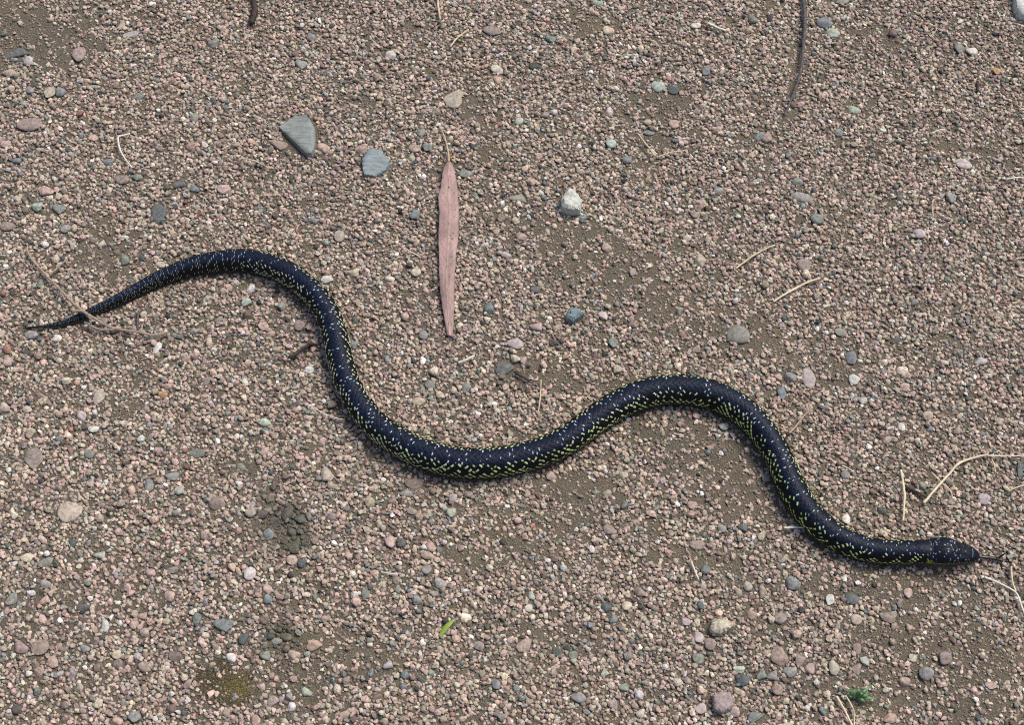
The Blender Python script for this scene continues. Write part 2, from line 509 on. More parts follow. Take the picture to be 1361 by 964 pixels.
sq_ = np.stack([idx[:-1].ravel(), idx[1:].ravel(), nxt[1:].ravel(), nxt[:-1].ravel()], 1)
co = np.concatenate([PT.reshape(-1, 3), C[:1], C[-1:]])
cap = np.concatenate([np.stack([np.full(NT, NS * NT), idx[0], nxt[0]], 1), np.stack([np.full(NT, NS * NT + 1), nxt[-1], idx[-1]], 1)])
bm_ = mesh_np('snake_body', co, sq_, cap)
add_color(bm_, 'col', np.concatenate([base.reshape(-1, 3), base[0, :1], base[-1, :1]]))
snake = bpy.data.objects.new('snake', None); COL.objects.link(snake)
mid_i = NS // 2
snake.location = (C[mid_i, 0], C[mid_i, 1], float(h_soft(C[mid_i, 0], C[mid_i, 1])))
snake.empty_display_size = .05
tag(snake, 'glossy blue black snake with white and lime flecks winding across the gravel', 'snake')
def child(name, me, mat, parent):
    o = link(name, me, mat)
    o.parent = parent
    o.matrix_parent_inverse = Matrix.Translation(-Vector(parent.location))
    return o
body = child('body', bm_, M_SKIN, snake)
# eyes
for sgn in (-1, 1):
    k = int(np.argmin(np.abs((ss - HEAD_S) / (LEN - HEAD_S) - .66)))
    th_e = 1.12 * sgn
    c = C[k] + S[k] * float(np.sin(th_e) * R[k] * 1.03) + U[k] * float(np.cos(th_e) * R[k] * .80)
    bm = bmesh.new(); bmesh.ops.create_uvsphere(bm, u_segments=16, v_segments=10, radius=.0021)
    bmesh.ops.translate(bm, verts=bm.verts, vec=c)
    me = bpy.data.meshes.new('eye'); bm.to_mesh(me); bm.free()
    for f_ in me.polygons: f_.use_smooth = True
    child('eye', me, M_EYE, snake)

def tube_arrays(P, rads, sides=8, flat=1.0, jitter=0.0, seed=0):
    P = np.asarray(P, float); n = len(P)
    t = np.gradient(P, axis=0); t /= np.linalg.norm(t, axis=1)[:, None] + 1e-12
    s_ = np.cross(t, [0, 0, 1.0]); s_ /= np.linalg.norm(s_, axis=1)[:, None] + 1e-12
    u_ = np.cross(s_, t)
    a = np.linspace(0, 2 * math.pi, sides, endpoint=False)
    rj = np.asarray(rads)[:, None] * (1 + jitter * np.random.default_rng(seed).standard_normal((n, sides)))
    co = P[:, None] + s_[:, None] * (np.cos(a) * rj)[:, :, None] + u_[:, None] * (np.sin(a) * rj * flat)[:, :, None]
    ix = np.arange(n * sides).reshape(n, sides); nx_ = np.roll(ix, -1, axis=1)
    q_ = np.stack([ix[:-1].ravel(), nx_[:-1].ravel(), nx_[1:].ravel(), ix[1:].ravel()], 1)
    co = np.concatenate([co.reshape(-1, 3), P[:1], P[-1:]])
    tr = np.concatenate([np.stack([np.full(sides, n * sides), nx_[0], ix[0]], 1), np.stack([np.full(sides, n * sides + 1), ix[-1], nx_[-1]], 1)])
    return co, q_, tr

def joined(name, pieces, smooth=True):
    cs_, qs, ts, n = [], [], [], 0
    for c_, q_, t_ in pieces:
        cs_.append(c_); qs.append(np.asarray(q_) + n); ts.append(np.asarray(t_) + n); n += len(c_)
    return mesh_np(name, np.concatenate(cs_), np.concatenate(qs), np.concatenate(ts), smooth)

zt = float(C[-1, 2])
def at_z(px, py, z):
    x, y = ground_px(px, py, z); return (float(x), float(y), z)
tp = catmull(np.array([at_z(1297, 739.5, zt - .0015), at_z(1308, 741, zt - .002), at_z(1317, 741.8, zt - .003), at_z(1324, 743.3, zt - .004)]), 20)
tA = catmull(np.array([at_z(1323, 743, zt - .004), at_z(1330, 745, zt - .0035), at_z(1338, 747, zt - .003), at_z(1345, 748, zt - .001)]), 16)
tB = catmull(np.array([at_z(1323, 743, zt - .004), at_z(1327, 742, zt - .003), at_z(1331, 739.5, zt - .001), at_z(1336, 736, zt + .001)]), 16)
tongue = child('tongue', joined('tongue', [tube_arrays(tp, np.full(20, .0017), 8, .6), tube_arrays(tA, np.linspace(.0014, .0009, 16), 6, .7), tube_arrays(tB, np.linspace(.0011, .0006, 16), 6, .7)]), M_TONGUE, snake)

# ------------------------------------------------------------------ stones
CL = {  # word used in labels, base colour
 'white': ('white', (.62, .585, .53)), 'lilac': ('pale lilac', (.46, .395, .375)), 'mint': ('pale green', (.40, .45, .36)), 'cream': ('cream', (.54, .465, .35)),
 'beige': ('beige', (.43, .36, .27)), 'pink': ('pink', (.46, .325, .268)), 'peach': ('peach', (.48, .35, .27)), 'mauve': ('mauve', (.285, .215, .185)),
 'grey': ('grey', (.25, .245, .225)), 'ggrey': ('greenish grey', (.20, .225, .185)), 'bgrey': ('blue grey', (.17, .20, .205)), 'teal': ('dark blue green', (.065, .09, .095)),
 'dark': ('blackish', (.03, .034, .032)), 'olive': ('dark olive', (.085, .085, .058)), 'orange': ('orange tan', (.42, .26, .12)), 'red': ('reddish', (.32, .15, .12)), 'brown': ('brown', (.20, .14, .11))}

STONES = '''22 70 34 14 teal;38 81 14 13 lilac;12 96 18 12 pink;5 49 10 9 cream;28 55 9 9 white;25 23 10 6 grey;105 72 18 25 mauve;174 45 22 9 lilac;161 35 12 10 pink;158 23 12 9 ggrey;39 120 14 9 grey;66 123 15 18 beige;53 130 10 9 cream;80 122 14 14 grey;40 166 34 18 mauve;8 192 14 10 pink;162 239 20 14 mauve;183 236 13 10 ggrey;239 244 18 14 teal;214 83 9 8 white;283 57 14 14 grey;137 120 9 9 white;183 128 16 10 ggrey;144 215 14 11 bgrey;23 213 14 10 bgrey;316 163 11 10 white;124 183 14 10 pink
371 193 22 13 mauve;429 196 20 14 pink;602 131 25 28 beige;519 73 14 12 white;540 73 9 7 white;571 167 12 7 white;560 176 12 11 ggrey;619 231 20 12 ggrey;568 196 14 11 ggrey;551 198 16 11 pink;414 49 13 12 grey;400 86 16 13 grey;480 43 8 10 lilac;654 41 24 13 mauve;604 70 10 10 teal;661 92 18 13 cream;661 106 10 12 peach;454 25 12 8 teal;672 153 12 9 bgrey;480 198 17 14 pink
794 3 16 9 mint;808 41 16 13 cream;732 52 14 10 bgrey;712 88 16 11 dark;720 85 9 8 white;875 114 18 17 mint;895 120 16 11 teal;861 115 9 7 white;938 95 11 13 bgrey;1001 25 14 12 ggrey;977 75 8 9 white;925 34 14 10 white;896 165 13 12 peach;812 191 14 12 mint;886 150 12 9 teal;861 176 16 8 bgrey;1009 181 14 12 bgrey;953 171 14 9 pink;1005 159 10 9 mint;736 144 9 11 cream;724 152 12 10 mauve;690 161 12 10 mint;753 193 11 9 dark;865 223 11 10 lilac;833 213 14 11 bgrey;723 230 10 10 white;810 148 10 14 lilac
1095 30 20 14 bgrey;1107 44 18 14 mint;1120 2 16 8 ggrey;1141 88 13 9 pink;1135 146 18 11 mint;1292 68 15 12 white;1275 65 14 14 ggrey;1032 111 10 9 cream;1325 95 14 9 orange;1281 218 22 15 lilac;1335 217 14 8 ggrey;1115 176 12 11 ggrey;1019 184 14 14 mauve;1180 220 11 10 white;1194 172 10 7 white;1060 242 14 10 ggrey
211 284 20 26 teal;259 250 14 10 bgrey;49 274 14 13 mint;78 278 18 14 ggrey;120 261 11 9 lilac;38 279 10 10 teal;45 317 12 8 red;172 318 10 8 orange;136 324 11 11 cream;166 346 12 14 ggrey;106 328 9 12 beige;62 253 20 14 pink;333 383 12 14 white;328 402 13 12 mint;297 252 18 14 pink;213 352 14 9 beige;10 301 20 12 mauve;87 304 14 12 grey;209 463 10 16 white;41 445 18 12 grey;76 450 12 10 white;10 481 14 12 pink;31 362 9 9 ggrey
551 285 15 12 bgrey;547 252 10 10 white;576 340 11 10 mint;451 314 14 16 beige;477 335 9 9 mint;470 362 14 12 cream;518 371 13 10 cream;551 390 12 9 grey;493 407 12 8 ggrey;514 406 14 8 grey;651 410 14 14 bgrey;673 339 14 9 lilac;435 372 16 11 white;398 433 14 14 mauve;350 434 14 12 pink;470 458 11 12 grey;553 362 13 12 cream;685 456 22 16 lilac;671 491 24 20 teal;575 487 12 9 lilac;685 476 12 12 cream;362 411 12 9 mint;563 446 12 14 grey
689 263 24 12 ggrey;705 287 9 8 white;724 281 8 8 white;685 302 9 11 white;693 314 14 11 pink;773 290 12 10 bgrey;807 329 14 12 pink;785 332 12 7 pink;694 344 14 8 pink;712 385 14 9 teal;790 412 9 7 white;802 420 13 13 lilac;684 408 11 9 white;714 434 16 14 pink;981 445 30 24 grey;961 453 14 8 teal;931 346 14 18 beige;1017 397 9 9 grey;1003 397 10 9 red;1020 463 13 9 white;926 464 12 13 mauve;815 456 13 14 ggrey;760 455 10 7 cream;841 362 10 12 mauve;1020 316 8 9 white;736 456 14 9 dark;741 468 9 6 teal;924 285 14 10 mauve;955 254 13 10 grey
1066 263 28 15 grey;1086 292 18 15 ggrey;1222 311 16 14 lilac;1264 263 16 14 grey;1157 275 11 10 peach;1069 353 18 17 mauve;1334 408 9 8 white;1303 480 18 11 lilac;1117 442 16 11 grey;1131 476 14 18 bgrey;1168 388 10 10 cream;1207 281 9 10 bgrey;1325 283 9 10 lilac;1190 453 14 10 dark;1122 424 10 10 teal;1102 259 10 9 white;1152 287 8 8 white
108 553 13 16 lilac;124 571 15 10 white;132 527 14 21 cream;45 610 24 28 mauve;92 681 30 28 beige;174 561 12 9 beige;238 653 13 11 mint;240 676 11 10 teal;288 670 22 18 mauve;198 646 12 18 grey;262 603 24 11 ggrey;36 545 12 10 beige;6 542 15 12 beige;119 604 14 11 ggrey;321 621 12 10 ggrey;281 623 8 8 white;352 562 16 10 mint;41 576 14 14 beige;216 525 14 10 orange;229 633 18 12 grey;249 617 8 8 lilac;329 702 9 7 white;333 682 14 13 beige;275 507 14 11 mauve
435 630 18 20 beige;600 682 13 13 mint;550 643 24 15 brown;602 662 12 10 lilac;492 667 14 15 beige;519 721 14 16 pink;533 722 13 12 teal;357 711 13 15 bgrey;400 610 9 9 lilac;586 525 13 10 cream;572 512 14 12 ggrey;569 523 11 9 mauve;537 511 11 9 mint;556 534 18 11 beige;620 516 12 14 grey;663 546 16 6 white;663 585 13 9 white;547 680 14 9 mauve;628 674 9 8 bgrey;352 600 10 12 pink;411 492 12 10 white;664 507 12 9 pink;540 656 18 10 grey;636 711 7 7 white
962 567 13 10 white;833 568 10 9 white;871 546 9 8 mint;811 599 11 9 white;849 614 12 9 white;811 704 18 14 mauve;926 725 20 14 mauve;733 633 14 13 pink;920 671 13 11 pink;821 678 8 8 white;1018 636 12 11 ggrey;960 703 11 11 grey;749 515 14 8 cream;754 703 11 10 teal;830 671 12 10 bgrey;1012 712 10 13 beige;925 694 8 8 white;988 702 13 12 teal
1075 503 18 26 lilac;1051 501 16 14 grey;1035 502 11 11 pink;1039 523 12 18 bgrey;1199 493 15 12 cream;1147 533 11 11 lilac;1135 505 14 13 white;1308 664 15 14 lilac;1124 632 12 11 grey;1226 646 11 11 ggrey;1172 680 11 11 teal;1125 691 12 13 white;1233 553 14 12 beige;1329 560 12 11 cream;1203 515 12 11 peach;1176 577 13 9 pink;1198 568 10 12 white;1265 603 8 11 white;1354 703 10 9 bgrey;1356 626 8 24 teal;1273 498 11 9 peach;1237 505 14 8 bgrey
60 748 20 14 ggrey;36 741 17 13 cream;134 738 16 11 mint;332 763 15 17 white;200 762 13 12 pink;229 758 18 9 grey;242 764 11 10 pink;110 808 16 12 teal;297 832 27 17 bgrey;324 850 14 13 teal;262 823 11 14 ggrey;307 875 13 13 white;53 861 24 20 mauve;28 862 20 14 mauve;70 881 14 16 pink;178 831 12 12 peach;192 842 13 12 pink;232 873 18 14 brown;192 888 18 12 mauve;206 905 9 8 white;179 954 17 14 grey;23 943 14 13 dark;15 797 18 14 grey;60 798 14 13 pink;225 793 16 13 pink;113 862 13 12 grey;4 853 10 9 white;10 846 9 7 white;155 871 13 12 cream;249 910 12 12 mauve;140 832 11 16 white;60 777 16 12 grey;69 827 11 10 pink;190 819 14 11 pink;309 755 10 12 peach;340 958 13 14 pink;156 959 15 10 peach
388 745 14 14 peach;636 859 15 11 mauve;408 920 15 11 mint;391 870 16 13 peach;353 873 14 13 ggrey;367 853 16 9 grey;387 940 12 12 white;363 933 15 14 pink;359 920 11 9 pink;458 950 13 12 pink;524 860 10 9 cream;516 884 14 12 lilac;585 776 17 13 lilac;601 768 8 11 white;604 779 13 9 white;567 758 14 13 grey;568 739 18 10 pink;356 797 13 12 bgrey;418 859 20 15 pink;355 784 13 14 pink;402 749 12 11 teal;613 914 11 10 white;486 790 12 11 ggrey;573 726 14 16 pink;659 910 12 14 grey;650 898 8 12 cream;493 914 10 10 red;488 924 11 8 mint;472 816 11 8 cream;660 735 11 8 pink
976 947 14 13 pink;806 807 14 13 teal;815 823 13 12 bgrey;833 806 13 12 cream;740 867 13 11 teal;762 872 12 12 ggrey;784 884 10 10 bgrey;803 895 12 11 mint;769 927 20 14 grey;741 930 9 9 lilac;723 943 10 10 white;696 858 20 18 pink;696 836 10 11 mint;703 809 12 10 white;707 792 11 11 mint;851 787 15 13 mauve;928 876 16 14 ggrey;986 905 18 16 teal;982 890 16 10 mint;1012 897 14 14 ggrey;1004 954 20 13 bgrey;929 848 14 14 lilac;944 857 15 15 mauve;912 827 12 11 lilac;931 943 16 13 lilac;999 818 14 11 pink;938 758 13 12 bgrey;1013 787 9 18 mauve;994 780 12 12 cream;981 788 10 13 mauve;830 915 14 11 ggrey;851 949 12 12 cream;815 938 14 14 mauve;959 910 11 10 cream
1054 776 20 18 bgrey;1037 873 25 23 mauve;1077 890 14 14 pink;1064 879 15 15 mauve;1133 797 20 14 teal;1231 896 19 18 grey;1256 876 18 18 mauve;1150 880 12 14 mint;1138 890 12 15 mauve;1180 820 22 15 mauve;1138 824 15 14 beige;1037 823 17 14 mauve;1103 798 12 15 white;1213 875 11 11 cream;1203 907 14 14 pink;1317 912 16 10 pink;1299 886 11 10 grey;1207 789 12 14 pink;1046 797 9 9 white;1168 766 14 8 white;1130 759 13 9 lilac;1050 894 18 14 grey;1027 898 14 15 grey;1224 930 9 10 cream;1183 955 18 14 pink;1033 917 15 14 pink;1094 946 11 12 bgrey;1109 888 14 19 beige;1139 863 11 15 mauve;1122 867 9 9 peach;1154 863 11 9 pink;1341 915 8 8 white
382 682 14 20 olive;400 690 16 12 olive;391 728 16 17 olive;348 684 16 12 dark;376 725 10 9 olive;364 693 13 11 dark;388 708 14 12 olive;374 712 12 10 dark;358 846 14 10 dark;381 848 16 10 olive;372 862 13 9 dark;392 852 12 10 olive'''
STONE_ROWS = []
for row in STONES.replace('\n', ';').split(';'):
    a = row.split()
    STONE_ROWS.append((float(a[0]), float(a[1]), float(a[2]), float(a[3]), a[4]))
STONE_ROWS.sort(key=lambda r_: -r_[2] * r_[3])
# the special shapes below take 7 of the 300
STONE_ROWS = STONE_ROWS[:293]

def rock_mesh(name, seed, sub, planes=(7, 13), lo=.55, rough=.04, soft=26.0):
    rg = np.random.default_rng(seed)
    bm = bmesh.new(); bmesh.ops.create_icosphere(bm, subdivisions=sub, radius=1.0)
    co = np.array([v.co[:] for v in bm.verts]); fc = np.array([[v.index for v in f.verts] for f in bm.faces])
    bm.free()
    d = co / np.linalg.norm(co, axis=1)[:, None]
    n = rg.standard_normal((rg.integers(*planes), 3)); n /= np.linalg.norm(n, axis=1)[:, None]
    off = rg.uniform(lo, 1.0, len(n))
    dn = d @ n.T
    rr = np.where(dn > .05, off / np.maximum(dn, .05), 9.0)
    rr = np.concatenate([rr, np.full((len(d), 1), 1.12)], 1)
    r_ = -np.log(np.exp(-soft * rr).sum(1)) / soft
    r_ = np.clip(r_, .45, 1.2)
    ph = rg.uniform(0, 6, 12); fr = rg.uniform(1.5, 5.5, (12, 3)) * rg.choice([-1, 1], (12, 3))
    r_ = r_ * (1 + rough * sum(np.sin(d @ fr[k] + ph[k]) for k in range(12)) / 5)
    co = d * r_[:, None]
    co -= (co.max(0) + co.min(0)) / 2
    co /= (co.max(0) - co.min(0)) / 2
    me = mesh_np(name, co, None, fc, sub > 2)
    return me

BIG = [rock_mesh('pebble', 100 + k, 3, lo=.52 if k % 4 else .75, rough=.05) for k in range(20)]
for me in BIG: me.materials.append(M_STONE)

LM = [("the snake's head", 1262, 735), ("the snake's tail tip", 38, 436), ("the snake's left hump", 312, 345), ("the snake's right hump", 900, 516), ("the snake's lowest dip", 630, 615),
      ("the leaf's lower tip", 597, 445), ("the leaf's stalk", 592, 190), ("the slate flake", 396, 180), ("the white angular stone", 760, 266), ("the long dark stick", 1062, 90),
      ("the grass tuft", 1140, 922), ("the lime green blade", 595, 834), ("the moss patch", 300, 908), ("the long bent straw", 1275, 616), ("the square mauve stone", 961, 934),
      ("the top left corner", 0, 0), ("the bottom left corner", 0, 964), ("the bottom right corner", 1361, 964), ("the short tan straws", 1040, 362),
      ("the blue grey triangular stone", 764, 419), ("the branched tan twig", 75, 380), ("the dark olive clump", 385, 700)]

def where_is(px, py):
    best = min(LM, key=lambda l: math.hypot(px - l[1], py - l[2]))
    dx, dy = px - best[1], py - best[2]
    d = math.hypot(dx, dy)
    far_ = 'just ' if d < 55 else ('' if d < 130 else 'well ')
    if abs(dx) > 2.2 * abs(dy): w = 'right of' if dx > 0 else 'left of'
    elif abs(dy) > 2.2 * abs(dx): w = 'below' if dy > 0 else 'above'
    else: w = ('below' if dy > 0 else 'above') + ' and ' + ('right of' if dx > 0 else 'left of')
    return far_ + w + ' ' + best[0]

def size_word(m_):
    return 'tiny' if m_ < 10.5 else 'small' if m_ < 14.5 else 'mid-sized' if m_ < 19.5 else 'large'
def shape_word(w, h):
    q_ = w / h
    return 'long' if q_ > 1.7 else 'oval' if q_ > 1.28 else 'tall' if q_ < .78 else 'roundish'

labels = ['%s %s %s pebble %s' % (size_word(max(w, h)), CL[c_][0], shape_word(w, h), where_is(x, y)) for x, y, w, h, c_ in STONE_ROWS]
from collections import defaultdict
byl = defaultdict(list)
for k, l in enumerate(labels): byl[l].append(k)
WORDN = {2: 'two', 3: 'three', 4: 'four', 5: 'five'}
for l, ks in byl.items():
    if len(ks) < 2: continue
    xs = [STONE_ROWS[k][0] for k in ks]; ys = [STONE_ROWS[k][1] for k in ks]
    hor = (max(xs) - min(xs)) > (max(ys) - min(ys))
    ks = sorted(ks, key=lambda k: STONE_ROWS[k][0 if hor else 1])
    names = {2: ['left', 'right'] if hor else ['upper', 'lower'], 3: ['leftmost', 'middle', 'rightmost'] if hor else ['topmost', 'middle', 'lowest']}.get(len(ks))
    if names is None:
        names = ['leftmost', 'second', 'third', 'fourth', 'fifth', 'sixth'][:len(ks) - 1] + ['rightmost'] if hor else ['topmost', 'second', 'third', 'fourth', 'fifth'][:len(ks) - 1] + ['lowest']
    for k, nm in zip(ks, names):
        labels[k] = labels[k] + ', ' + nm + ' of ' + WORDN.get(len(ks), 'several')

RX0, RX1, RY0, RY1, RES = -.80, .80, -.62, .74, .0005
occ = np.zeros((int((RY1 - RY0) / RES), int((RX1 - RX0) / RES)), np.uint8)
def stamp(x, y, rx, ry, rot=0.0, val=1):
    r_ = max(rx, ry); i0, i1 = int((y - r_ - RY0) / RES), int((y + r_ - RY0) / RES) + 1
    j0, j1 = int((x - r_ - RX0) / RES), int((x + r_ - RX0) / RES) + 1
    i0, j0 = max(i0, 0), max(j0, 0)
    if i1 <= i0 or j1 <= j0 or i0 >= occ.shape[0] or j0 >= occ.shape[1]: return
    yy = RY0 + (np.arange(i0, min(i1, occ.shape[0])) + .5) * RES - y; xx = RX0 + (np.arange(j0, min(j1, occ.shape[1])) + .5) * RES - x
    cx_, sx_ = math.cos(rot), math.sin(rot)
    A = (xx[None, :] * cx_ + yy[:, None] * sx_) / rx; B = (-xx[None, :] * sx_ + yy[:, None] * cx_) / ry
    occ[i0:i0 + len(yy), j0:j0 + len(xx)][A * A + B * B < 1] = val

# snake, leaf and moss keep their ground free of loose pebbles
for k in range(0, NS, 6): stamp(C[k, 0], C[k, 1], R[k] * .82 + .0004, R[k] * .82 + .0004)

def make_stone(px, py, w, h, cls, label, k):
    m_ = float(mpp(px, py))
    rg = random.Random(int(px * 1000 + py))
    a, b_ = w * m_ / 2 * 1.06, h * m_ / 2 * 1.10
    bigf = max(0.0, min(1.0, (max(w, h) - 16) / 10))
    c_ = min(a, b_) * rg.uniform(.42, .66) * (1 - .42 * bigf)
    sink = c_ * rg.uniform(.25, .58)
    x, y, z = on_ground(px, py, c_ - sink)
    x, y, z = float(x), float(y), float(z)
    ratio = max(a, b_) / min(a, b_)
    rot = rg.uniform(-.5, .5) if ratio < 1.25 else rg.uniform(-.45, .1)
    o = link('pebble', BIG[k % len(BIG)], None)
    o.location = (x, y, z); o.scale = (a, b_, c_)
    o.rotation_euler = (rg.uniform(-.12, .12), rg.uniform(-.12, .12), rot)
    j = 1 + rg.uniform(-.12, .12)
    dz_ = rg.uniform(.06, .26) + .12 * bigf
    cc = [v * (1 - dz_) + d_ * dz_ for v, d_ in zip(CL[cls][1], (.24, .195, .15))]
    o.color = (cc[0] * j * rg.uniform(.94, 1.06), cc[1] * j, cc[2] * j * rg.uniform(.94, 1.06), 1)
    tag(o, label, 'pebble', 'larger pebbles lying in the gravel')
    stamp(x, y, a * .95, b_ * .95, rot)
for k, (x, y, w, h, c_) in enumerate(STONE_ROWS): make_stone(x, y, w, h, c_, labels[k], k)

def slab_stone(name, poly, thick, colour, label, cat='stone', lean=(0, 0), seed=0, rough=.0006, topin=.86, peak=None, base_drop=.003, mat=None):
    """broken stone from its outline: irregular edge, bevelled rim, uneven top"""
    rg = np.random.default_rng(seed)
    pts = np.array(poly, float)
    pts = np.array([ground_px(a, b_, thick * .6 + float(h_soft(*ground_px(a, b_)))) for a, b_ in pts])
    n = 56
    loop = np.concatenate([pts, pts[:1]]); d = np.r_[0, np.cumsum(np.linalg.norm(np.diff(loop, axis=0), axis=1))]
    t = np.linspace(0, d[-1], n, endpoint=False)
    out = np.stack([np.interp(t, d, loop[:, k]) for k in (0, 1)], 1)
    out = .7 * out + .15 * np.roll(out, 1, 0) + .15 * np.roll(out, -1, 0)
    cen = out.mean(0)
    out = out + rg.normal(0, .00022, out.shape)
    zb = float(h_ground(*cen))
    rings, zs = [1.03, 1.0, .97, topin, .62, .36, .14], [-base_drop, thick * .45, thick * .86, thick, thick, thick, thick]
    co = []
    for s_, z_ in zip(rings, zs):
        pnt = cen + (out - cen) * s_
        zz_ = np.full(n, z_) + (rg.normal(0, rough, n) if 0 < z_ < thick else 0)
        if z_ == thick:
            rel = pnt - cen
            zz_ = zz_ + rel @ np.array(lean)
            if peak is not None: zz_ = zz_ + peak * (1 - s_)
            zz_ = zz_ + .9 * thick * .18 * vnoise(pnt[:, 0] + seed, pnt[:, 1], .006, 40 + seed)
        co.append(np.c_[pnt, zz_ + zb])
    co = np.concatenate(co + [np.array([[*cen, zb + thick + (peak or 0)]])])
    ix = np.arange(len(rings) * n).reshape(-1, n); nx_ = np.roll(ix, -1, 1)
    q_ = np.stack([ix[:-1].ravel(), nx_[:-1].ravel(), nx_[1:].ravel(), ix[1:].ravel()], 1)
    tr = np.stack([ix[-1], nx_[-1], np.full(n, len(co) - 1)], 1)
    co -= np.array([*cen, zb])
    me = mesh_np(name, co, q_, tr, True)
    me.polygons.foreach_set('use_smooth', np.arange(len(me.polygons)) >= n * 3)
    o = link(name, me, mat or M_STONE); o.location = (*cen, zb); o.color = (*colour, 1)
    tag(o, label, cat)
    lo, hi = out.min(0), out.max(0)
    stamp(cen[0], cen[1], (hi[0] - lo[0]) / 2 * .92, (hi[1] - lo[1]) / 2 * .92)
    return o
slab_stone('slate_flake', [(370, 169), (393, 153), (408, 152), (419, 170), (420, 195), (416, 208), (409, 209), (395, 195)], .0058, (.20, .22, .20), 'flat pointed grey green slate flake, the largest loose stone', lean=(.03, -.05), seed=1, rough=.0003, topin=.95, mat=M_SLATE)
slab_stone('slate_piece', [(480, 214), (490, 198), (505, 199), (518, 214), (516, 225), (500, 236), (484, 234)], .0058, (.20, .235, .24), 'speckled blue grey slate piece right of the pointed slate flake', lean=(-.02, .05), seed=2, rough=.0005, mat=M_SLATE)
slab_stone('quartz_stone', [(745, 270), (748, 262), (755, 251), (762, 254), (774, 268), (771, 281), (757, 280), (747, 277)], .013, (.50, .50, .43), 'white angular quartz stone right of the pink leaf', lean=(-.1, .1), seed=3, topin=.72, peak=.001)
slab_stone('cream_stone', [(943, 836), (948, 824), (960, 824), (968, 825), (976, 832), (966, 840), (957, 844), (947, 842)], .009, (.46, .41, .30), 'cream angular stone above the square mauve stone', seed=4, topin=.66, peak=.002)
slab_stone('mauve_stone', [(947, 924), (957, 920), (971, 922), (977, 932), (972, 944), (960, 949), (949, 944)], .009, (.31, .235, .225), 'square mauve stone near the bottom edge', seed=5, topin=.84)
slab_stone('triangular_stone', [(752, 424), (756, 411), (764, 409), (777, 418), (769, 424), (762, 429)], .0085, (.165, .215, .23), 'small blue grey triangular stone below the white angular stone', seed=6, topin=.6, peak=.002)
slab_stone('pale_slab', [(1348, -20), (1349, 14), (1356, 21), (1372, 24), (1390, 18), (1396, -4), (1388, -24)], .012, (.50, .50, .46), 'pale flat slab cut off by the top right corner', seed=7, topin=.93)

# ------------------------------------------------------------------ leaf
left = [(595.5, 212), (590, 223), (586.6, 240), (585.6, 250), (584, 254), (583.6, 285), (582.8, 320), (583.4, 340), (584, 372), (587, 403), (591.5, 428), (593.2, 444)]
right = [(597.5, 212), (601.5, 218), (605.7, 235), (607.5, 248), (609, 260), (610, 285), (608.5, 320), (606.5, 340), (604.6, 372), (604, 403), (603, 430), (601.4, 446)]
L_, R_ = catmull(np.array([(*a, 0) for a in left]), 90), catmull(np.array([(*a, 0) for a in right]), 90)
nk, nl = 240, 31
L_, R_ = catmull(np.array([(*a, 0) for a in left]), nk), catmull(np.array([(*a, 0) for a in right]), nk)
kk = np.arange(nk)
L_[:, 0] += .9 * vnoise(kk, kk * 0, 9, 91) + .6 * vnoise(kk, kk * 0, 3, 92)
R_[:, 0] += .9 * vnoise(kk, kk * 0, 8, 93) + .6 * vnoise(kk, kk * 0, 3, 94)
zl = float(h_soft(*ground_px(596, 330))) + .0068
FF, KK = np.meshgrid(np.linspace(0, 1, nl), kk / (nk - 1))
PX = L_[:, :1] * (1 - FF) + R_[:, :1] * FF; PY = L_[:, 1:2] * (1 - FF) + R_[:, 1:2] * FF
LX, LY = ground_px(PX, PY, zl)
mid_f = .47 + .05 * np.sin(KK * 5)
rib = np.exp(-((FF - mid_f) / .035) ** 2)
vein = np.clip(np.cos((KK * 150 + np.abs(FF - mid_f) * 26) + 2 * vnoise(KK * 60, FF * 6, 1, 95)) - .55, 0, 1) / .45
LZ = (zl + .0018 * np.sin(KK * math.pi) + .0009 * np.sin(KK * 19) * np.sin(FF * 3.1) - .0060 * (FF - .42) ** 2 * (.5 + KK)
      + .00035 * rib + .00006 * vein + .0014 * vnoise(KK * 9, FF * 2.2, 1, 96) + .0012 * (FF > .8) * (FF - .8) * 5 * vnoise(KK * 12, FF * 0, 1, 97) - .0014 * np.clip((KK - .9) / .1, 0, 1))
lc = np.empty((nk, nl, 3)); lc[:] = (.335, .212, .186)
lc *= (1 + .40 * vnoise(KK * 10, FF * 2, 1, 98) + .35 * vnoise(KK * 45, FF * 8, 1, 99))[:, :, None]
lc = lc * (1 + .16 * rib - .10 * vein * (1 - rib))[:, :, None]
lc *= (1 - .30 * np.clip(np.abs(FF - .5) * 2 - .86, 0, .14) / .14)[:, :, None]
rl = np.random.default_rng(8)
for _ in range(34):
    k0, f0, rk = rl.uniform(.02, .98), rl.uniform(.08, .92), rl.uniform(.0015, .0045) * (1.6 if rl.random() < .15 else 1)
    dd = ((KK - k0) / rk) ** 2 + ((FF - f0) / (rk * 9)) ** 2
    lc = np.where((dd < 1)[:, :, None], lc * .38, lc)
dd = ((KK - .165) / .006) ** 2 + ((FF - .5) / .06) ** 2
lc = np.where((dd < 1)[:, :, None], lc * .2, lc)
topv = np.stack([LX, LY, LZ], 2).reshape(-1, 3)
co = np.concatenate([topv, topv - np.array([0, 0, .0006])])
ix = np.arange(nk * nl).reshape(nk, nl); o2 = nk * nl
qt = np.stack([ix[:-1, :-1].ravel(), ix[1:, :-1].ravel(), ix[1:, 1:].ravel(), ix[:-1, 1:].ravel()], 1)
qb = qt[:, ::-1] + o2
rim = list(ix[:, 0]) + list(ix[-1, 1:]) + list(ix[::-1, -1][1:]) + list(ix[0, ::-1][1:-1])
qr = [(rim[k], rim[k] + o2, rim[(k + 1) % len(rim)] + o2, rim[(k + 1) % len(rim)]) for k in range(len(rim))]
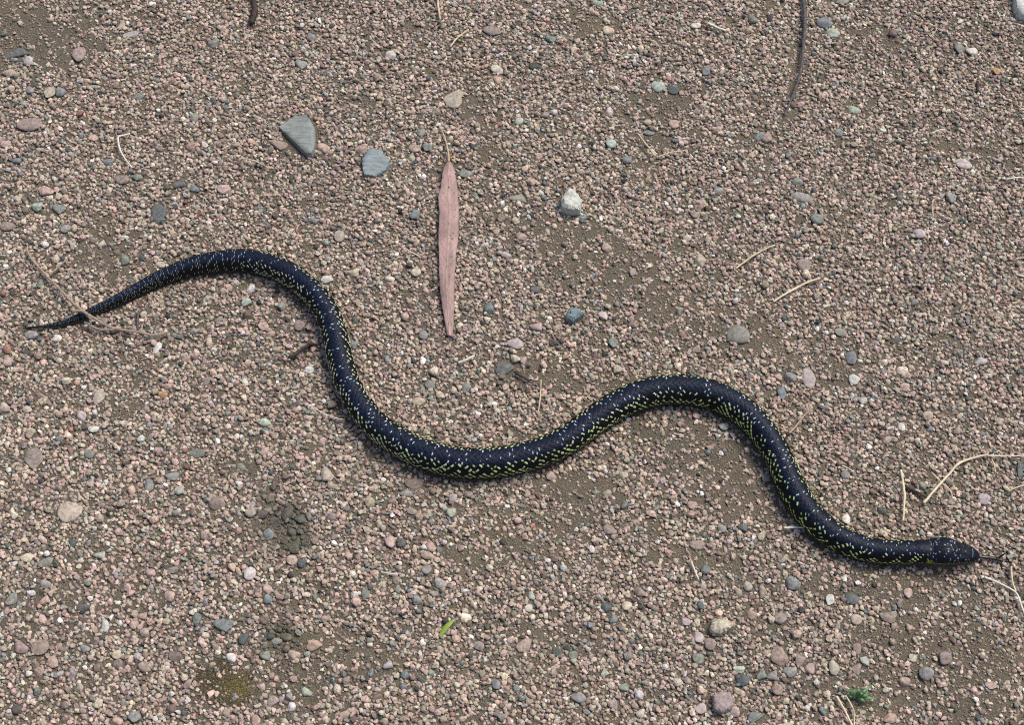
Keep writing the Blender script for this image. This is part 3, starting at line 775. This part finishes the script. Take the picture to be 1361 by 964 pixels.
leaf = bpy.data.objects.new('gum_leaf', None); COL.objects.link(leaf)
lx, ly = ground_px(596, 330, zl); leaf.location = (float(lx), float(ly), zl - .004); leaf.empty_display_size = .02
tag(leaf, 'long dry pinkish brown gum leaf lying upright in the picture above the snake', 'leaf')
lm_ = mesh_np('leaf_blade', co, np.concatenate([qt, qb, np.array(qr)]))
add_color(lm_, 'col', np.concatenate([lc.reshape(-1, 3)] * 2))
child('blade', lm_, M_LEAF, leaf)
st_ = catmull(np.array([at_z(587, 172, zl - .001), at_z(591, 183, zl + .0005), at_z(594, 194, zl + .001), at_z(596, 204, zl + .001), at_z(596.5, 215, zl + .0004)]), 24)
child('stalk', joined('leaf_stalk', [tube_arrays(st_, np.linspace(.0007, .0012, 24), 8, .8)]), M_STALK, leaf)

# ------------------------------------------------------------------ straws and twigs
def strand(name, px_pts, width, mat, label, cat, lift=.0050, taper=(1, .7), flat=.7, jit=.09, ends=(0, 0), parent=None, knots=False):
    pts = []
    for n_, p_ in enumerate(px_pts):
        extra = p_[2] if len(p_) > 2 else 0.0
        w_ = width * float(mpp(p_[0], p_[1])) / 2
        z = 0.0
        for _ in range(3):
            x, y = ground_px(p_[0], p_[1], z); z = float(h_soft(x, y)) + lift + w_ * .6 + extra
        pts.append((float(x), float(y), z))
    P = np.array(pts)
    n = max(14, len(P) * 9)
    P = catmull(P, n) if len(P) > 2 else P[:1] * (1 - np.linspace(0, 1, n))[:, None] + P[-1:] * np.linspace(0, 1, n)[:, None]
    rg = np.random.default_rng(int(px_pts[0][0] * 7 + px_pts[0][1]))
    P[:, :2] += (np.cumsum(rg.normal(0, 1, (n, 2)), 0) - np.linspace(0, 1, n)[:, None] * 0) * .00006
    r0 = width * float(mpp(*px_pts[0][:2])) / 2
    rr = r0 * np.linspace(taper[0], taper[1], n) * (1 + .10 * np.sin(np.linspace(0, 9, n) + px_pts[0][0]))
    me = joined(name, [tube_arrays(P, rr, 8, flat, jit, 3)])
    if parent is not None: return child(name, me, mat, parent)
    c0 = P.mean(0); c0[2] = P[:, 2].min() - r0
    co_ = np.empty(len(me.vertices) * 3, np.float32); me.vertices.foreach_get('co', co_)
    co_ = co_.reshape(-1, 3) - c0; me.vertices.foreach_set('co', co_.astype(np.float32).ravel()); me.update()
    o = link(name, me, mat); o.location = c0
    tag(o, label, cat)
    return o
ST = [
 ([(173, 177.5), (165, 179), (157, 181.5), (157, 190), (159, 199), (166, 211), (175, 222)], 3.2, 1, 'bleached straw bent like a hook near the upper left'),
 ([(581, -8), (583, 8), (586, 26)], 3.4, 0, 'short straw cut off by the top edge left of centre'),
 ([(623, 39), (615, 43.5), (607, 50), (599, 61)], 3.0, 0, 'curved yellow straw between the top edge and the lumpy beige stone'),
 ([(628, 47.5), (618, 48), (607, 47)], 1.8, 0, 'thin straw lying across the curved yellow straw near the top'),
 ([(941, 30), (952, 35.5), (965, 40.5)], 4.0, 1, 'thick short bleached straw near the top, left of the long dark stick'),
 ([(848.5, 178), (855, 187), (862, 196), (872, 207), (890, 203), (911, 200)], 2.2, 0, 'thin straw bent into a V above the middle of the picture'),
 ([(978, 357), (990, 348), (1004, 338), (1018, 331), (1030, 326)], 3.2, 0, 'tan straw slanting above its thicker cream neighbour'),
 ([(1028, 401), (1045, 390), (1063, 380), (1076, 374), (1089, 370)], 3.6, 2, 'thick cream straw slanting below its tan neighbour'),
 ([(1240, 288), (1239.5, 275), (1241, 265), (1249, 264)], 2.0, 0, 'thin pale straw hooked over at the top, near the right edge'),
 ([(1049, 576), (1058, 566), (1068, 553), (1077, 543)], 3.2, 3, 'dull tan straw just right of the snake’s second hump'),
 ([(1197.5, 625), (1200, 643), (1201.5, 661), (1200.5, 676), (1200, 692)], 4.0, 2, 'upright cream straw above the snake’s neck'),
 ([(1227.5, 669), (1243, 651), (1259, 634), (1275.5, 616), (1294, 609.5), (1313, 605)], 4.3, 2, 'long thick bent straw right of the upright cream straw'),
 ([(1312, 606), (1330, 606), (1350, 606.3), (1378, 607)], 2.2, 1, 'thin bleached straw running off the right edge from the bent straw'),
 ([(1239, 629), (1246, 636), (1253, 643), (1261, 650), (1265, 661)], 2.2, 0, 'thin straw crossing under the long bent straw'),
 ([(1318, 610), (1321.5, 617), (1324, 628)], 2.6, 0, 'short straw hanging below the end of the bent straw'),
 ([(1340, 653), (1350, 649), (1372, 643)], 2.6, 0, 'short straw at the right edge below the bleached one'),
 ([(1308, 767), (1322, 772.5), (1338, 780), (1351, 788.5), (1357, 802), (1364, 822)], 3.4, 1, 'bleached straw below the snake’s tongue, bending off the right edge'),
 ([(1344, 753), (1344.5, 766), (1347, 779), (1350, 787)], 3.2, 0, 'upright straw right of the snake’s tongue tip'),
 ([(1042, 702), (1053, 702), (1070, 702.5)], 3.2, 1, 'short bleached straw tucked under the snake’s left flank'),
 ([(408, 537), (420, 544), (433, 551.5), (446, 556), (459, 558)], 1.7, 1, 'hair-thin white straw touching the snake’s left flank'),
 ([(609, 482), (620, 478.5), (631, 472.5)], 3.4, 1, 'short bleached straw below the leaf’s lower tip'),
 ([(919, 747), (923, 757), (928.5, 771)], 3.0, 1, 'short bleached straw below the snake’s second hump, pointing down'),
 ([(1112, 926), (1117, 936), (1123, 947), (1133, 968)], 3.8, 2, 'cream straw left of the grass tuft, running off the bottom edge'),
 ([(1124, 925), (1130, 935), (1135, 947), (1135, 968)], 2.6, 0, 'thinner tan straw at the foot of the grass tuft'),
 ([(317, 210), (326, 211), (335, 213), (351, 220)], 2.4, 0, 'pale tan straw left of the slate flake'),
 ([(536, 329), (548, 335), (560, 342.5)], 1.8, 1, 'thin white straw left of the middle of the leaf'),
 ([(1119, 619), (1127, 622), (1135, 627)], 1.8, 1, 'thin white straw between the snake’s neck and its second hump'),
 ([(506, 760.5), (518, 763), (533, 763)], 1.8, 1, 'thin white straw above and left of the lime green blade'),
 ([(1239, 177), (1247, 173), (1257, 172)], 2.2, 1, 'small white straw near the right edge below the long dark stick’s height'),
 ([(1337, 238), (1348, 236.5), (1372, 235)], 2.6, 1, 'white straw at the right edge, upper of two there'),
 ([(1350, 364), (1358, 367), (1374, 366)], 2.2, 1, 'white straw at the right edge, halfway down the upper half'),
 ([(719, 505), (718, 520), (717, 535), (715.5, 549)], 2.2, 0, 'thin upright straw just above the snake’s lowest dip'),
]
mats = [M_STRAW, M_STRAW_PALE, simple_mat('cream_straw', (.70, .61, .42), (.54, .44, .28), 150, .5), simple_mat('dull_straw', (.42, .33, .23), (.30, .23, .16), 150, .7)]
for pts, w, mi, lab in ST:
    strand('straw', pts, w * .9, mats[mi], lab.replace('’', "'"), 'straw', taper=(1.0, .8))

twig = bpy.data.objects.new('branched_twig', None); COL.objects.link(twig)
twx, twy, twz = on_ground(110, 413); twig.location = (float(twx), float(twy), float(twz)); twig.empty_display_size = .02
tag(twig, "branched tan twig lying across the thin end of the snake's tail", 'twig')
strand('stem', [(35, 330), (42, 344), (52, 356), (71, 375.5, .001), (88, 392.5, .003), (104, 409, .0065), (113, 416, .0085), (128, 425, .005), (143.5, 434, .001), (166.6, 439.5), (187, 442.6), (205, 446), (224, 442)], 4.3, M_TWIG, None, None, taper=(.75, .95), flat=.9, jit=.10, parent=twig)
strand('branch', [(66, 365), (74, 358), (81, 351), (89, 344)], 3.0, M_TWIG, None, None, taper=(1, .7), flat=.9, jit=.1, parent=twig)
strand('branch', [(96, 414, .0075), (104, 413.5, .0085), (113, 416, .008), (121, 424, .006)], 4.2, M_TWIG, None, None, taper=(.7, 1.1), flat=.9, jit=.12, parent=twig)
strand('branch', [(112, 428, .001), (121, 433), (132, 438), (146, 438), (160, 436)], 4.5, M_TWIG, None, None, taper=(.6, .7), flat=.9, jit=.15, parent=twig)
strand('stick', [(1067, -10), (1070, 21), (1069.5, 40), (1068, 60), (1064, 96), (1055, 124), (1043, 154)], 5.6, M_DARKTWIG, 'long thin dark grey stick reaching in from the top edge', 'stick', taper=(1.0, .45), flat=.9, jit=.06)
strand('stick', [(336, -10), (338, 6), (338, 17), (334, 31)], 7.0, M_ROT, 'short rotten dark stick at the top edge above the slate flake', 'stick', taper=(.7, 1.3), flat=.8, jit=.2)
strand('stick', [(382, 476), (392, 471), (403, 463), (416, 455)], 5.5, M_ROT, "dark brown stick in the hollow left of the snake's first bend", 'stick', taper=(.7, 1), flat=.8, jit=.18)
strand('stick', [(1204, 647), (1217, 653), (1231, 661)], 4.6, M_ROT, 'short black strip between the upright straw and the bent straw', 'stick', lift=.002, jit=.15)  # narrow black strip lying low between the two straws
strand('stick', [(1300, 108), (1300, 122)], 4.2, M_ROT, 'stubby dark stick near the upper right corner', 'stick', lift=.002, jit=.12)
strand('stick', [(184, 415), (182.5, 427), (183, 440)], 4.2, M_DARKTWIG, "short grey stick below the snake's tail beside the tan twig", 'stick', lift=.002, jit=.2, taper=(1, .8))
strand('stick', [(684, 493), (692, 499), (704, 506)], 4.5, M_ROT, 'small black stick beside the dark stone right of the leaf tip', 'stick', lift=.003, jit=.2)

# ------------------------------------------------------------------ live green
def blade_mesh(name, pts3, wid, thick=.0003):
    P = catmull(np.array(pts3), 14)
    t = np.gradient(P, axis=0); s_ = np.cross(t, [0, 0, 1.0]); s_ /= np.linalg.norm(s_, axis=1)[:, None] + 1e-9
    f = np.linspace(0, 1, 14); w_ = wid * np.clip(np.sin((f * .86 + .14) * math.pi) ** .7, .05, 1)
    rows = [P + s_ * w_[:, None], P - np.array([0, 0, .0005]) * (w_ / wid)[:, None], P - s_ * w_[:, None]]
    topc = np.stack(rows, 1); botc = topc - np.array([0, 0, thick])
    co_ = np.concatenate([topc.reshape(-1, 3), botc.reshape(-1, 3)])
    ix_ = np.arange(42).reshape(14, 3)
    q1 = np.stack([ix_[:-1, :-1].ravel(), ix_[:-1, 1:].ravel(), ix_[1:, 1:].ravel(), ix_[1:, :-1].ravel()], 1)
    rim_ = list(ix_[:, 0]) + [ix_[-1, 1]] + list(ix_[::-1, 2]) + [ix_[0, 1]]
    q3 = [(rim_[(k + 1) % len(rim_)], rim_[(k + 1) % len(rim_)] + 42, rim_[k] + 42, rim_[k]) for k in range(len(rim_))]
    return mesh_np(name, co_, np.concatenate([q1, q1[:, ::-1] + 42, np.array(q3)]))
tuft = bpy.data.objects.new('grass_tuft', None); COL.objects.link(tuft)
gx0, gy0, gz0 = [float(v) for v in on_ground(1138, 931)]
tuft.location = (gx0, gy0, gz0); tuft.empty_display_size = .02
tag(tuft, 'small green grass tuft at the bottom edge right of centre', 'grass')
for k, (ex, ey, zt_) in enumerate([(1122, 915, .006), (1153, 915, .007), (1159, 911, .006), (1166, 930, .004), (1131, 917, .010), (1146, 921, .009), (1125, 924, .005), (1155, 924, .006), (1150, 934, .004), (1140, 915, .011)]):
    e = at_z(ex, ey, gz0 + zt_)
    m1 = ((gx0 * .5 + e[0] * .5), (gy0 * .5 + e[1] * .5), gz0 + .004 + zt_ * .75)
    child('blade', blade_mesh('grass_blade', [(gx0 + random.uniform(-.0015, .0015), gy0, gz0 - .001), m1, e], .0013), M_GRASS, tuft)
zb = float(on_ground(595, 834)[2]) + .004
bl = blade_mesh('lime_blade', [at_z(584, 847, zb - .001), at_z(590, 838.5, zb), at_z(596, 831, zb + .001), at_z(605, 823, zb + .0005)], .0023)
o = link('leaf_blade', bl, M_LIME); tag(o, 'small lime green leaf blade lying below the middle of the snake', 'leaf')

# ------------------------------------------------------------------ moss patch
rg = np.random.default_rng(3)
mc, mt, mcol, nv = [], [], [], 0
mx, my = rg.uniform(247, 356, 9000), rg.uniform(872, 944, 9000)
okm = (((mx - 300) / 50) ** 2 + ((my - 909) / 30) ** 2 + 1.1 * vnoise(mx, my, 16, 31) + .5 * vnoise(mx, my, 6, 32)) < .25 + .7 * rg.random(len(mx))
mx, my = mx[okm], my[okm]
for a, b_ in zip(mx, my):
    x, y = [float(v) for v in ground_px(a, b_)]
    z = float(h_ground(x, y)) + .0002
    ang = rg.uniform(0, 6.28); l = rg.uniform(.0007, .0019); wd = l * rg.uniform(.3, .6); up = rg.uniform(.15, 1.1) * l
    dx, dy = math.cos(ang), math.sin(ang)
    mc += [(x - dy * wd, y + dx * wd, z), (x + dy * wd, y - dx * wd, z), (x + dx * l, y + dy * l, z + up), (x - dx * l * .4, y - dy * l * .4, z + up * .6)]
    mt += [(nv, nv + 1, nv + 2), (nv, nv + 3, nv + 1)]; nv += 4
    yel_ = np.clip(1.2 - math.hypot((a - 318) / 24, (b_ - 915) / 17), 0, 1) * rg.uniform(.3, 1)
    cc = np.array([.085, .065, .035]) * (1 - yel_) + np.array([.17, .15, .05]) * yel_
    cc = cc * rg.uniform(.8, 1.9)
    mcol += [cc] * 4
mm = mesh_np('moss', np.array(mc), None, np.array(mt), False); add_color(mm, 'col', np.array(mcol))
o = link('moss', mm, M_MOSS); tag(o, 'olive yellow moss patch on the sand near the bottom left', 'moss', kind='stuff')
MXY = ground_px(300, 909); stamp(float(MXY[0]) + .006, float(MXY[1]), .008, .006)

# ------------------------------------------------------------------ gravel (uncountable rest): instanced pebbles lying side by side
SANDY = [(55, 50, 85, 48, .8), (150, 345, 55, 32, .75), (645, 150, 26, 32, .6), (655, 205, 24, 16, .6), (770, 25, 45, 20, .55), (880, 145, 60, 25, .6), (868, 187, 42, 16, .8),
 (740, 312, 70, 34, .75), (800, 345, 85, 34, .65), (850, 390, 80, 28, .6), (900, 435, 70, 30, .6), (990, 440, 60, 34, .6), (1100, 497, 55, 20, .6), (1290, 190, 50, 24, .5),
 (1172, 50, 44, 18, .6), (1290, 45, 30, 18, .5), (1090, 452, 45, 18, .5), (1265, 455, 55, 20, .45), (790, 508, 60, 16, .7), (705, 497, 45, 24, .6), (930, 600, 75, 42, .6),
 (960, 645, 62, 48, .62), (850, 574, 45, 16, .6), (770, 655, 60, 24, .7), (760, 692, 50, 18, .6), (1002, 622, 16, 45, .6), (640, 690, 45, 20, .55), (660, 572, 45, 9, .5),
 (620, 742, 50, 22, .55), (672, 722, 42, 18, .6), (465, 868, 85, 24, .72), (385, 908, 70, 28, .65), (455, 922, 34, 16, .5), (120, 790, 62, 28, .45), (85, 848, 40, 16, .4),
 (165, 548, 58, 24, .45), (745, 852, 55, 24, .6), (962, 758, 40, 24, .6), (1005, 832, 40, 20, .5), (690, 742, 34, 15, .4), (1250, 862, 115, 42, .7), (1205, 930, 120, 34, .66),
 (1110, 782, 62, 18, .6), (1172, 850, 55, 22, .5), (1130, 918, 40, 22, .7), (1185, 778, 125, 26, .6), (1335, 905, 45, 60, .62), (300, 908, 56, 32, .75), (545, 880, 60, 20, .3), (500, 600, 14, 18, .3)]
SANDY = np.array(SANDY); SANDY[:, 4] *= .94
def bare(px, py):
    b_ = np.zeros_like(px)
    wob = 1 + .9 * vnoise(px, py, 22, 51) + .6 * vnoise(px, py, 9, 52)
    for x, y, a, c_, s_ in SANDY:
        # patches lean the way the rest of the ground does, down to the right
        dx, dy = px - x, py - y
        d = np.sqrt((dx / a) ** 2 + ((dy - .18 * dx) / c_) ** 2) * wob
        b_ = np.maximum(b_, s_ * np.clip((1.25 - d) / .55, 0, 1))
    b_ = np.maximum(b_, np.clip(vnoise(px, py, 46, 53) * 1.6 + vnoise(px, py, 17, 54) * .9 - .36, 0, .5))
    return b_

PAL = [('pink', .33), ('beige', .26), ('mauve', .10), ('peach', .08), ('cream', .09), ('grey', .05), ('brown', .05), ('white', .032), ('ggrey', .022), ('lilac', .015), ('bgrey', .008), ('red', .005), ('teal', .010), ('olive', .010), ('dark', .010)]
PN = np.array([CL[k][1] for k, _ in PAL]); PP = np.array([v for _, v in PAL]); PP /= PP.sum()

pos_, scl_, rot_ = [], [], []
blocked = occ.copy()
def flow(px, py):
    """long axes lie mostly down to the right, least so in the lower left"""
    return -.55 - .15 * vnoise(px, py, 120, 61)
classes = [(.0044, .0033, 1800, .20), (.0033, .0026, 11000, .20), (.0026, .0019, 62000, .28), (.0019, .0013, 200000, .40), (.0013, .0009, 110000, .45)]
for hi, lo, n, over in classes:
    x = rng.uniform(RX0 + .01, RX1 - .01, n); y = rng.uniform(RY0 + .01, RY1 - .01, n)
    rr = rng.uniform(lo, hi, n)
    px, py = to_px(x, y)
    bb = bare(px, py)
    spot = .5 + .78 * vnoise(px, py, 8, 81) + .65 * vnoise(px, py, 4, 82)      # where stones sit on the bare sand
    thin = (spot > bb * (1.0 if hi < .003 else .88)) | (rng.random(n) < (.05 if hi < .0021 else .015) * (bb < .85))
    if hi > .003:      # the coarsest gravel lies in the lower left
        thin &= rng.random(n) < np.clip(.12 + 1.1 * (1 - px / W_PX) * (.15 + .85 * py / H_PX), .08, 1)
    x, y, rr, px, py, bb = x[thin], y[thin], rr[thin], px[thin], py[thin], bb[thin]
    el = rng.uniform(.62, .98, len(x)); ht = rng.uniform(.6, .95, len(x))
    rt = flow(px, py) + rng.normal(0, .75, len(x))
    ca, sa = np.cos(rt), np.sin(rt)
    ax, bx_ = rr * 1.12, rr * 1.12 * el
    keepk = []
    u8 = np.array([(0, 0), (.8, 0), (-.8, 0), (0, .8), (0, -.8), (.55, .55), (-.55, .55), (.55, -.55), (-.55, -.55)])
    for k in range(len(x)):
        sx_ = x[k] + (u8[:, 0] * ax[k] * ca[k] - u8[:, 1] * bx_[k] * sa[k])
        sy_ = y[k] + (u8[:, 0] * ax[k] * sa[k] + u8[:, 1] * bx_[k] * ca[k])
        vals = occ[((sy_ - RY0) / RES).astype(int), ((sx_ - RX0) / RES).astype(int)]
        if vals[0] or vals.sum() > over * 9: continue
        keepk.append(k)
        stamp(x[k], y[k], ax[k] * .80, bx_[k] * .80, rt[k])
    k = np.array(keepk)
    zc = bx_[k] * ht[k]
    pos_.append(np.stack([x[k], y[k], h_ground(x[k], y[k]) + zc * rng.uniform(0, .95, len(k))], 1))
    scl_.append(np.stack([ax[k], bx_[k], zc], 1))
    rot_.append(np.stack([rng.normal(0, .28, len(k)), rng.normal(0, .28, len(k)), rt[k]], 1))
# loose pebbles lying on top of the others where the gravel is thick
n = 9000
x = rng.uniform(RX0 + .02, RX1 - .02, n); y = rng.uniform(RY0 + .02, RY1 - .02, n)
px, py = to_px(x, y)
o_ = blocked[((y - RY0) / RES).astype(int), ((x - RX0) / RES).astype(int)]
kp = (o_ == 0) & (bare(px, py) < .12)
x, y, px, py = x[kp], y[kp], px[kp], py[kp]
rr = rng.uniform(.0011, .0026, len(x)); el = rng.uniform(.6, .95, len(x)); ht = rng.uniform(.5, .8, len(x))
pos_.append(np.stack([x, y, h_ground(x, y) + .0015 + rr * .3], 1)); scl_.append(np.stack([rr * 1.15, rr * 1.1 * el, rr * ht], 1))
rot_.append(np.stack([rng.normal(0, .35, len(x)), rng.normal(0, .35, len(x)), flow(px, py) + rng.normal(0, .7, len(x))], 1))
# grit: the finest grains, thrown everywhere, also on the bare sand
n = 90000
x = rng.uniform(RX0 + .02, RX1 - .02, n); y = rng.uniform(RY0 + .02, RY1 - .02, n)
o_ = occ[((y - RY0) / RES).astype(int), ((x - RX0) / RES).astype(int)]
px, py = to_px(x, y)
kp = (o_ == 0) & (rng.random(n) > .10 * bare(px, py))
x, y = x[kp], y[kp]
rr = .00035 + .0008 * rng.random(len(x)) ** 1.6; el = rng.uniform(.6, 1, len(x))
pos_.append(np.stack([x, y, h_ground(x, y) + rr * .35], 1)); scl_.append(np.stack([rr * 1.15, rr * el, rr * .75], 1))
rot_.append(np.stack([rng.normal(0, .3, len(x)), rng.normal(0, .3, len(x)), rng.uniform(-1.3, .3, len(x))], 1))
n = 150000
x = rng.uniform(RX0 + .15, RX1 - .15, n); y = rng.uniform(RY0 + .15, RY1 - .15, n)
o_ = occ[((y - RY0) / RES).astype(int), ((x - RX0) / RES).astype(int)]
px, py = to_px(x, y)
kp = (o_ == 0) & (rng.random(n) < bare(px, py) * 1.1)
x, y = x[kp], y[kp]
rr = .00035 + .0011 * rng.random(len(x)) ** 2.2; el = rng.uniform(.6, 1, len(x))
pos_.append(np.stack([x, y, h_ground(x, y) + rr * .25], 1)); scl_.append(np.stack([rr * 1.15, rr * el, rr * .75], 1))
rot_.append(np.stack([rng.normal(0, .3, len(x)), rng.normal(0, .3, len(x)), rng.uniform(-1.3, .3, len(x))], 1))
# outer ground past the packed gravel
n = 60000
x = np.clip(rng.normal(0, .75, n), -2.2, 2.2); y = np.clip(.06 + rng.normal(0, .68, n), -2, 2.2)
kp = (x < RX0 + .012) | (x > RX1 - .012) | (y < RY0 + .012) | (y > RY1 - .012)
x, y = x[kp], y[kp]
rr = .0012 + .0022 * rng.random(len(x)) ** 1.5
pos_.append(np.stack([x, y, h_ground(x, y) + rr * .3], 1)); scl_.append(np.stack([rr * 1.15, rr * .9, rr * .65], 1))
rot_.append(np.stack([rng.normal(0, .3, len(x)), rng.normal(0, .3, len(x)), rng.uniform(-3, 3, len(x))], 1))

pos_ = np.concatenate(pos_); scl_ = np.concatenate(scl_); rot_ = np.concatenate(rot_)
NG = len(pos_)
ci = rng.choice(len(PN), NG, p=PP)
col = PN[ci] * rng.normal(1, .24, (NG, 1)).clip(.45, 1.7) * rng.normal(1, .025, (NG, 3))
px, py = to_px(pos_[:, 0], pos_[:, 1], pos_[:, 2])
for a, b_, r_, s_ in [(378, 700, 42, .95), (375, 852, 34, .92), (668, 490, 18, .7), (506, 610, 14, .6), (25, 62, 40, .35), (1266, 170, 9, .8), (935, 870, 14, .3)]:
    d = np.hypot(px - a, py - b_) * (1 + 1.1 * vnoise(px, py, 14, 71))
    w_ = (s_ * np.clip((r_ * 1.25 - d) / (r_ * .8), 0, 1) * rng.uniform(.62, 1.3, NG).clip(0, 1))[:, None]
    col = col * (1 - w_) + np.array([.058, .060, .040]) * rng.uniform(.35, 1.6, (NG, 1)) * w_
dust = np.clip(np.clip((.0016 - scl_[:, :1]) / .001, 0, 1) * .50 + .25 * rng.random((NG, 1)) ** 1.5, 0, .8)
col = col * (1 - dust) + np.array([.20, .16, .115]) * dust

gm = bpy.data.meshes.new('gravel')
gm.vertices.add(NG); gm.vertices.foreach_set('co', pos_.astype(np.float32).ravel())
for nm, arr in (('rot', rot_), ('scl', scl_)):
    at = gm.attributes.new(nm, 'FLOAT_VECTOR', 'POINT'); at.data.foreach_set('vector', arr.astype(np.float32).ravel())
at = gm.attributes.new('pick', 'INT', 'POINT'); at.data.foreach_set('value', rng.integers(0, 18, NG).astype(np.int32))
add_color(gm, 'col', col)
gm.update()
gravel = link('gravel', gm, M_GRAVEL)
tag(gravel, 'fine pinkish granite gravel covering the ground', 'gravel', kind='stuff')
kinds = bpy.data.collections.new('gravel_shapes')
for k in range(18):
    me = rock_mesh('gravel_shape', 500 + k, 2, planes=(5, 10), lo=.42 if k % 4 else .65, rough=.05, soft=38.0)
    me.materials.append(M_GRAVEL)
    kinds.objects.link(bpy.data.objects.new('gravel_shape', me))
ng = bpy.data.node_groups.new('gravel_scatter', 'GeometryNodeTree')
ng.interface.new_socket('Geometry', in_out='INPUT', socket_type='NodeSocketGeometry')
ng.interface.new_socket('Geometry', in_out='OUTPUT', socket_type='NodeSocketGeometry')
gi = ng.nodes.new('NodeGroupInput'); go = ng.nodes.new('NodeGroupOutput')
iop = ng.nodes.new('GeometryNodeInstanceOnPoints'); cin = ng.nodes.new('GeometryNodeCollectionInfo')
cin.inputs['Collection'].default_value = kinds; cin.inputs['Separate Children'].default_value = True; cin.inputs['Reset Children'].default_value = True
def named(nm, typ):
    n_ = ng.nodes.new('GeometryNodeInputNamedAttribute'); n_.data_type = typ; n_.inputs['Name'].default_value = nm
    return [s for s in n_.outputs if s.enabled][0]
e2r = ng.nodes.new('FunctionNodeEulerToRotation')
ng.links.new(named('rot', 'FLOAT_VECTOR'), e2r.inputs[0])
ng.links.new(gi.outputs[0], iop.inputs['Points']); ng.links.new(cin.outputs[0], iop.inputs['Instance'])
iop.inputs['Pick Instance'].default_value = True
ng.links.new(named('pick', 'INT'), iop.inputs['Instance Index'])
ng.links.new(e2r.outputs[0], iop.inputs['Rotation']); ng.links.new(named('scl', 'FLOAT_VECTOR'), iop.inputs['Scale'])
ng.links.new(iop.outputs[0], go.inputs[0])
md = gravel.modifiers.new('scatter', 'NODES'); md.node_group = ng
print('gravel pieces', NG, 'stones', len(STONE_ROWS), 'snake length', LEN)
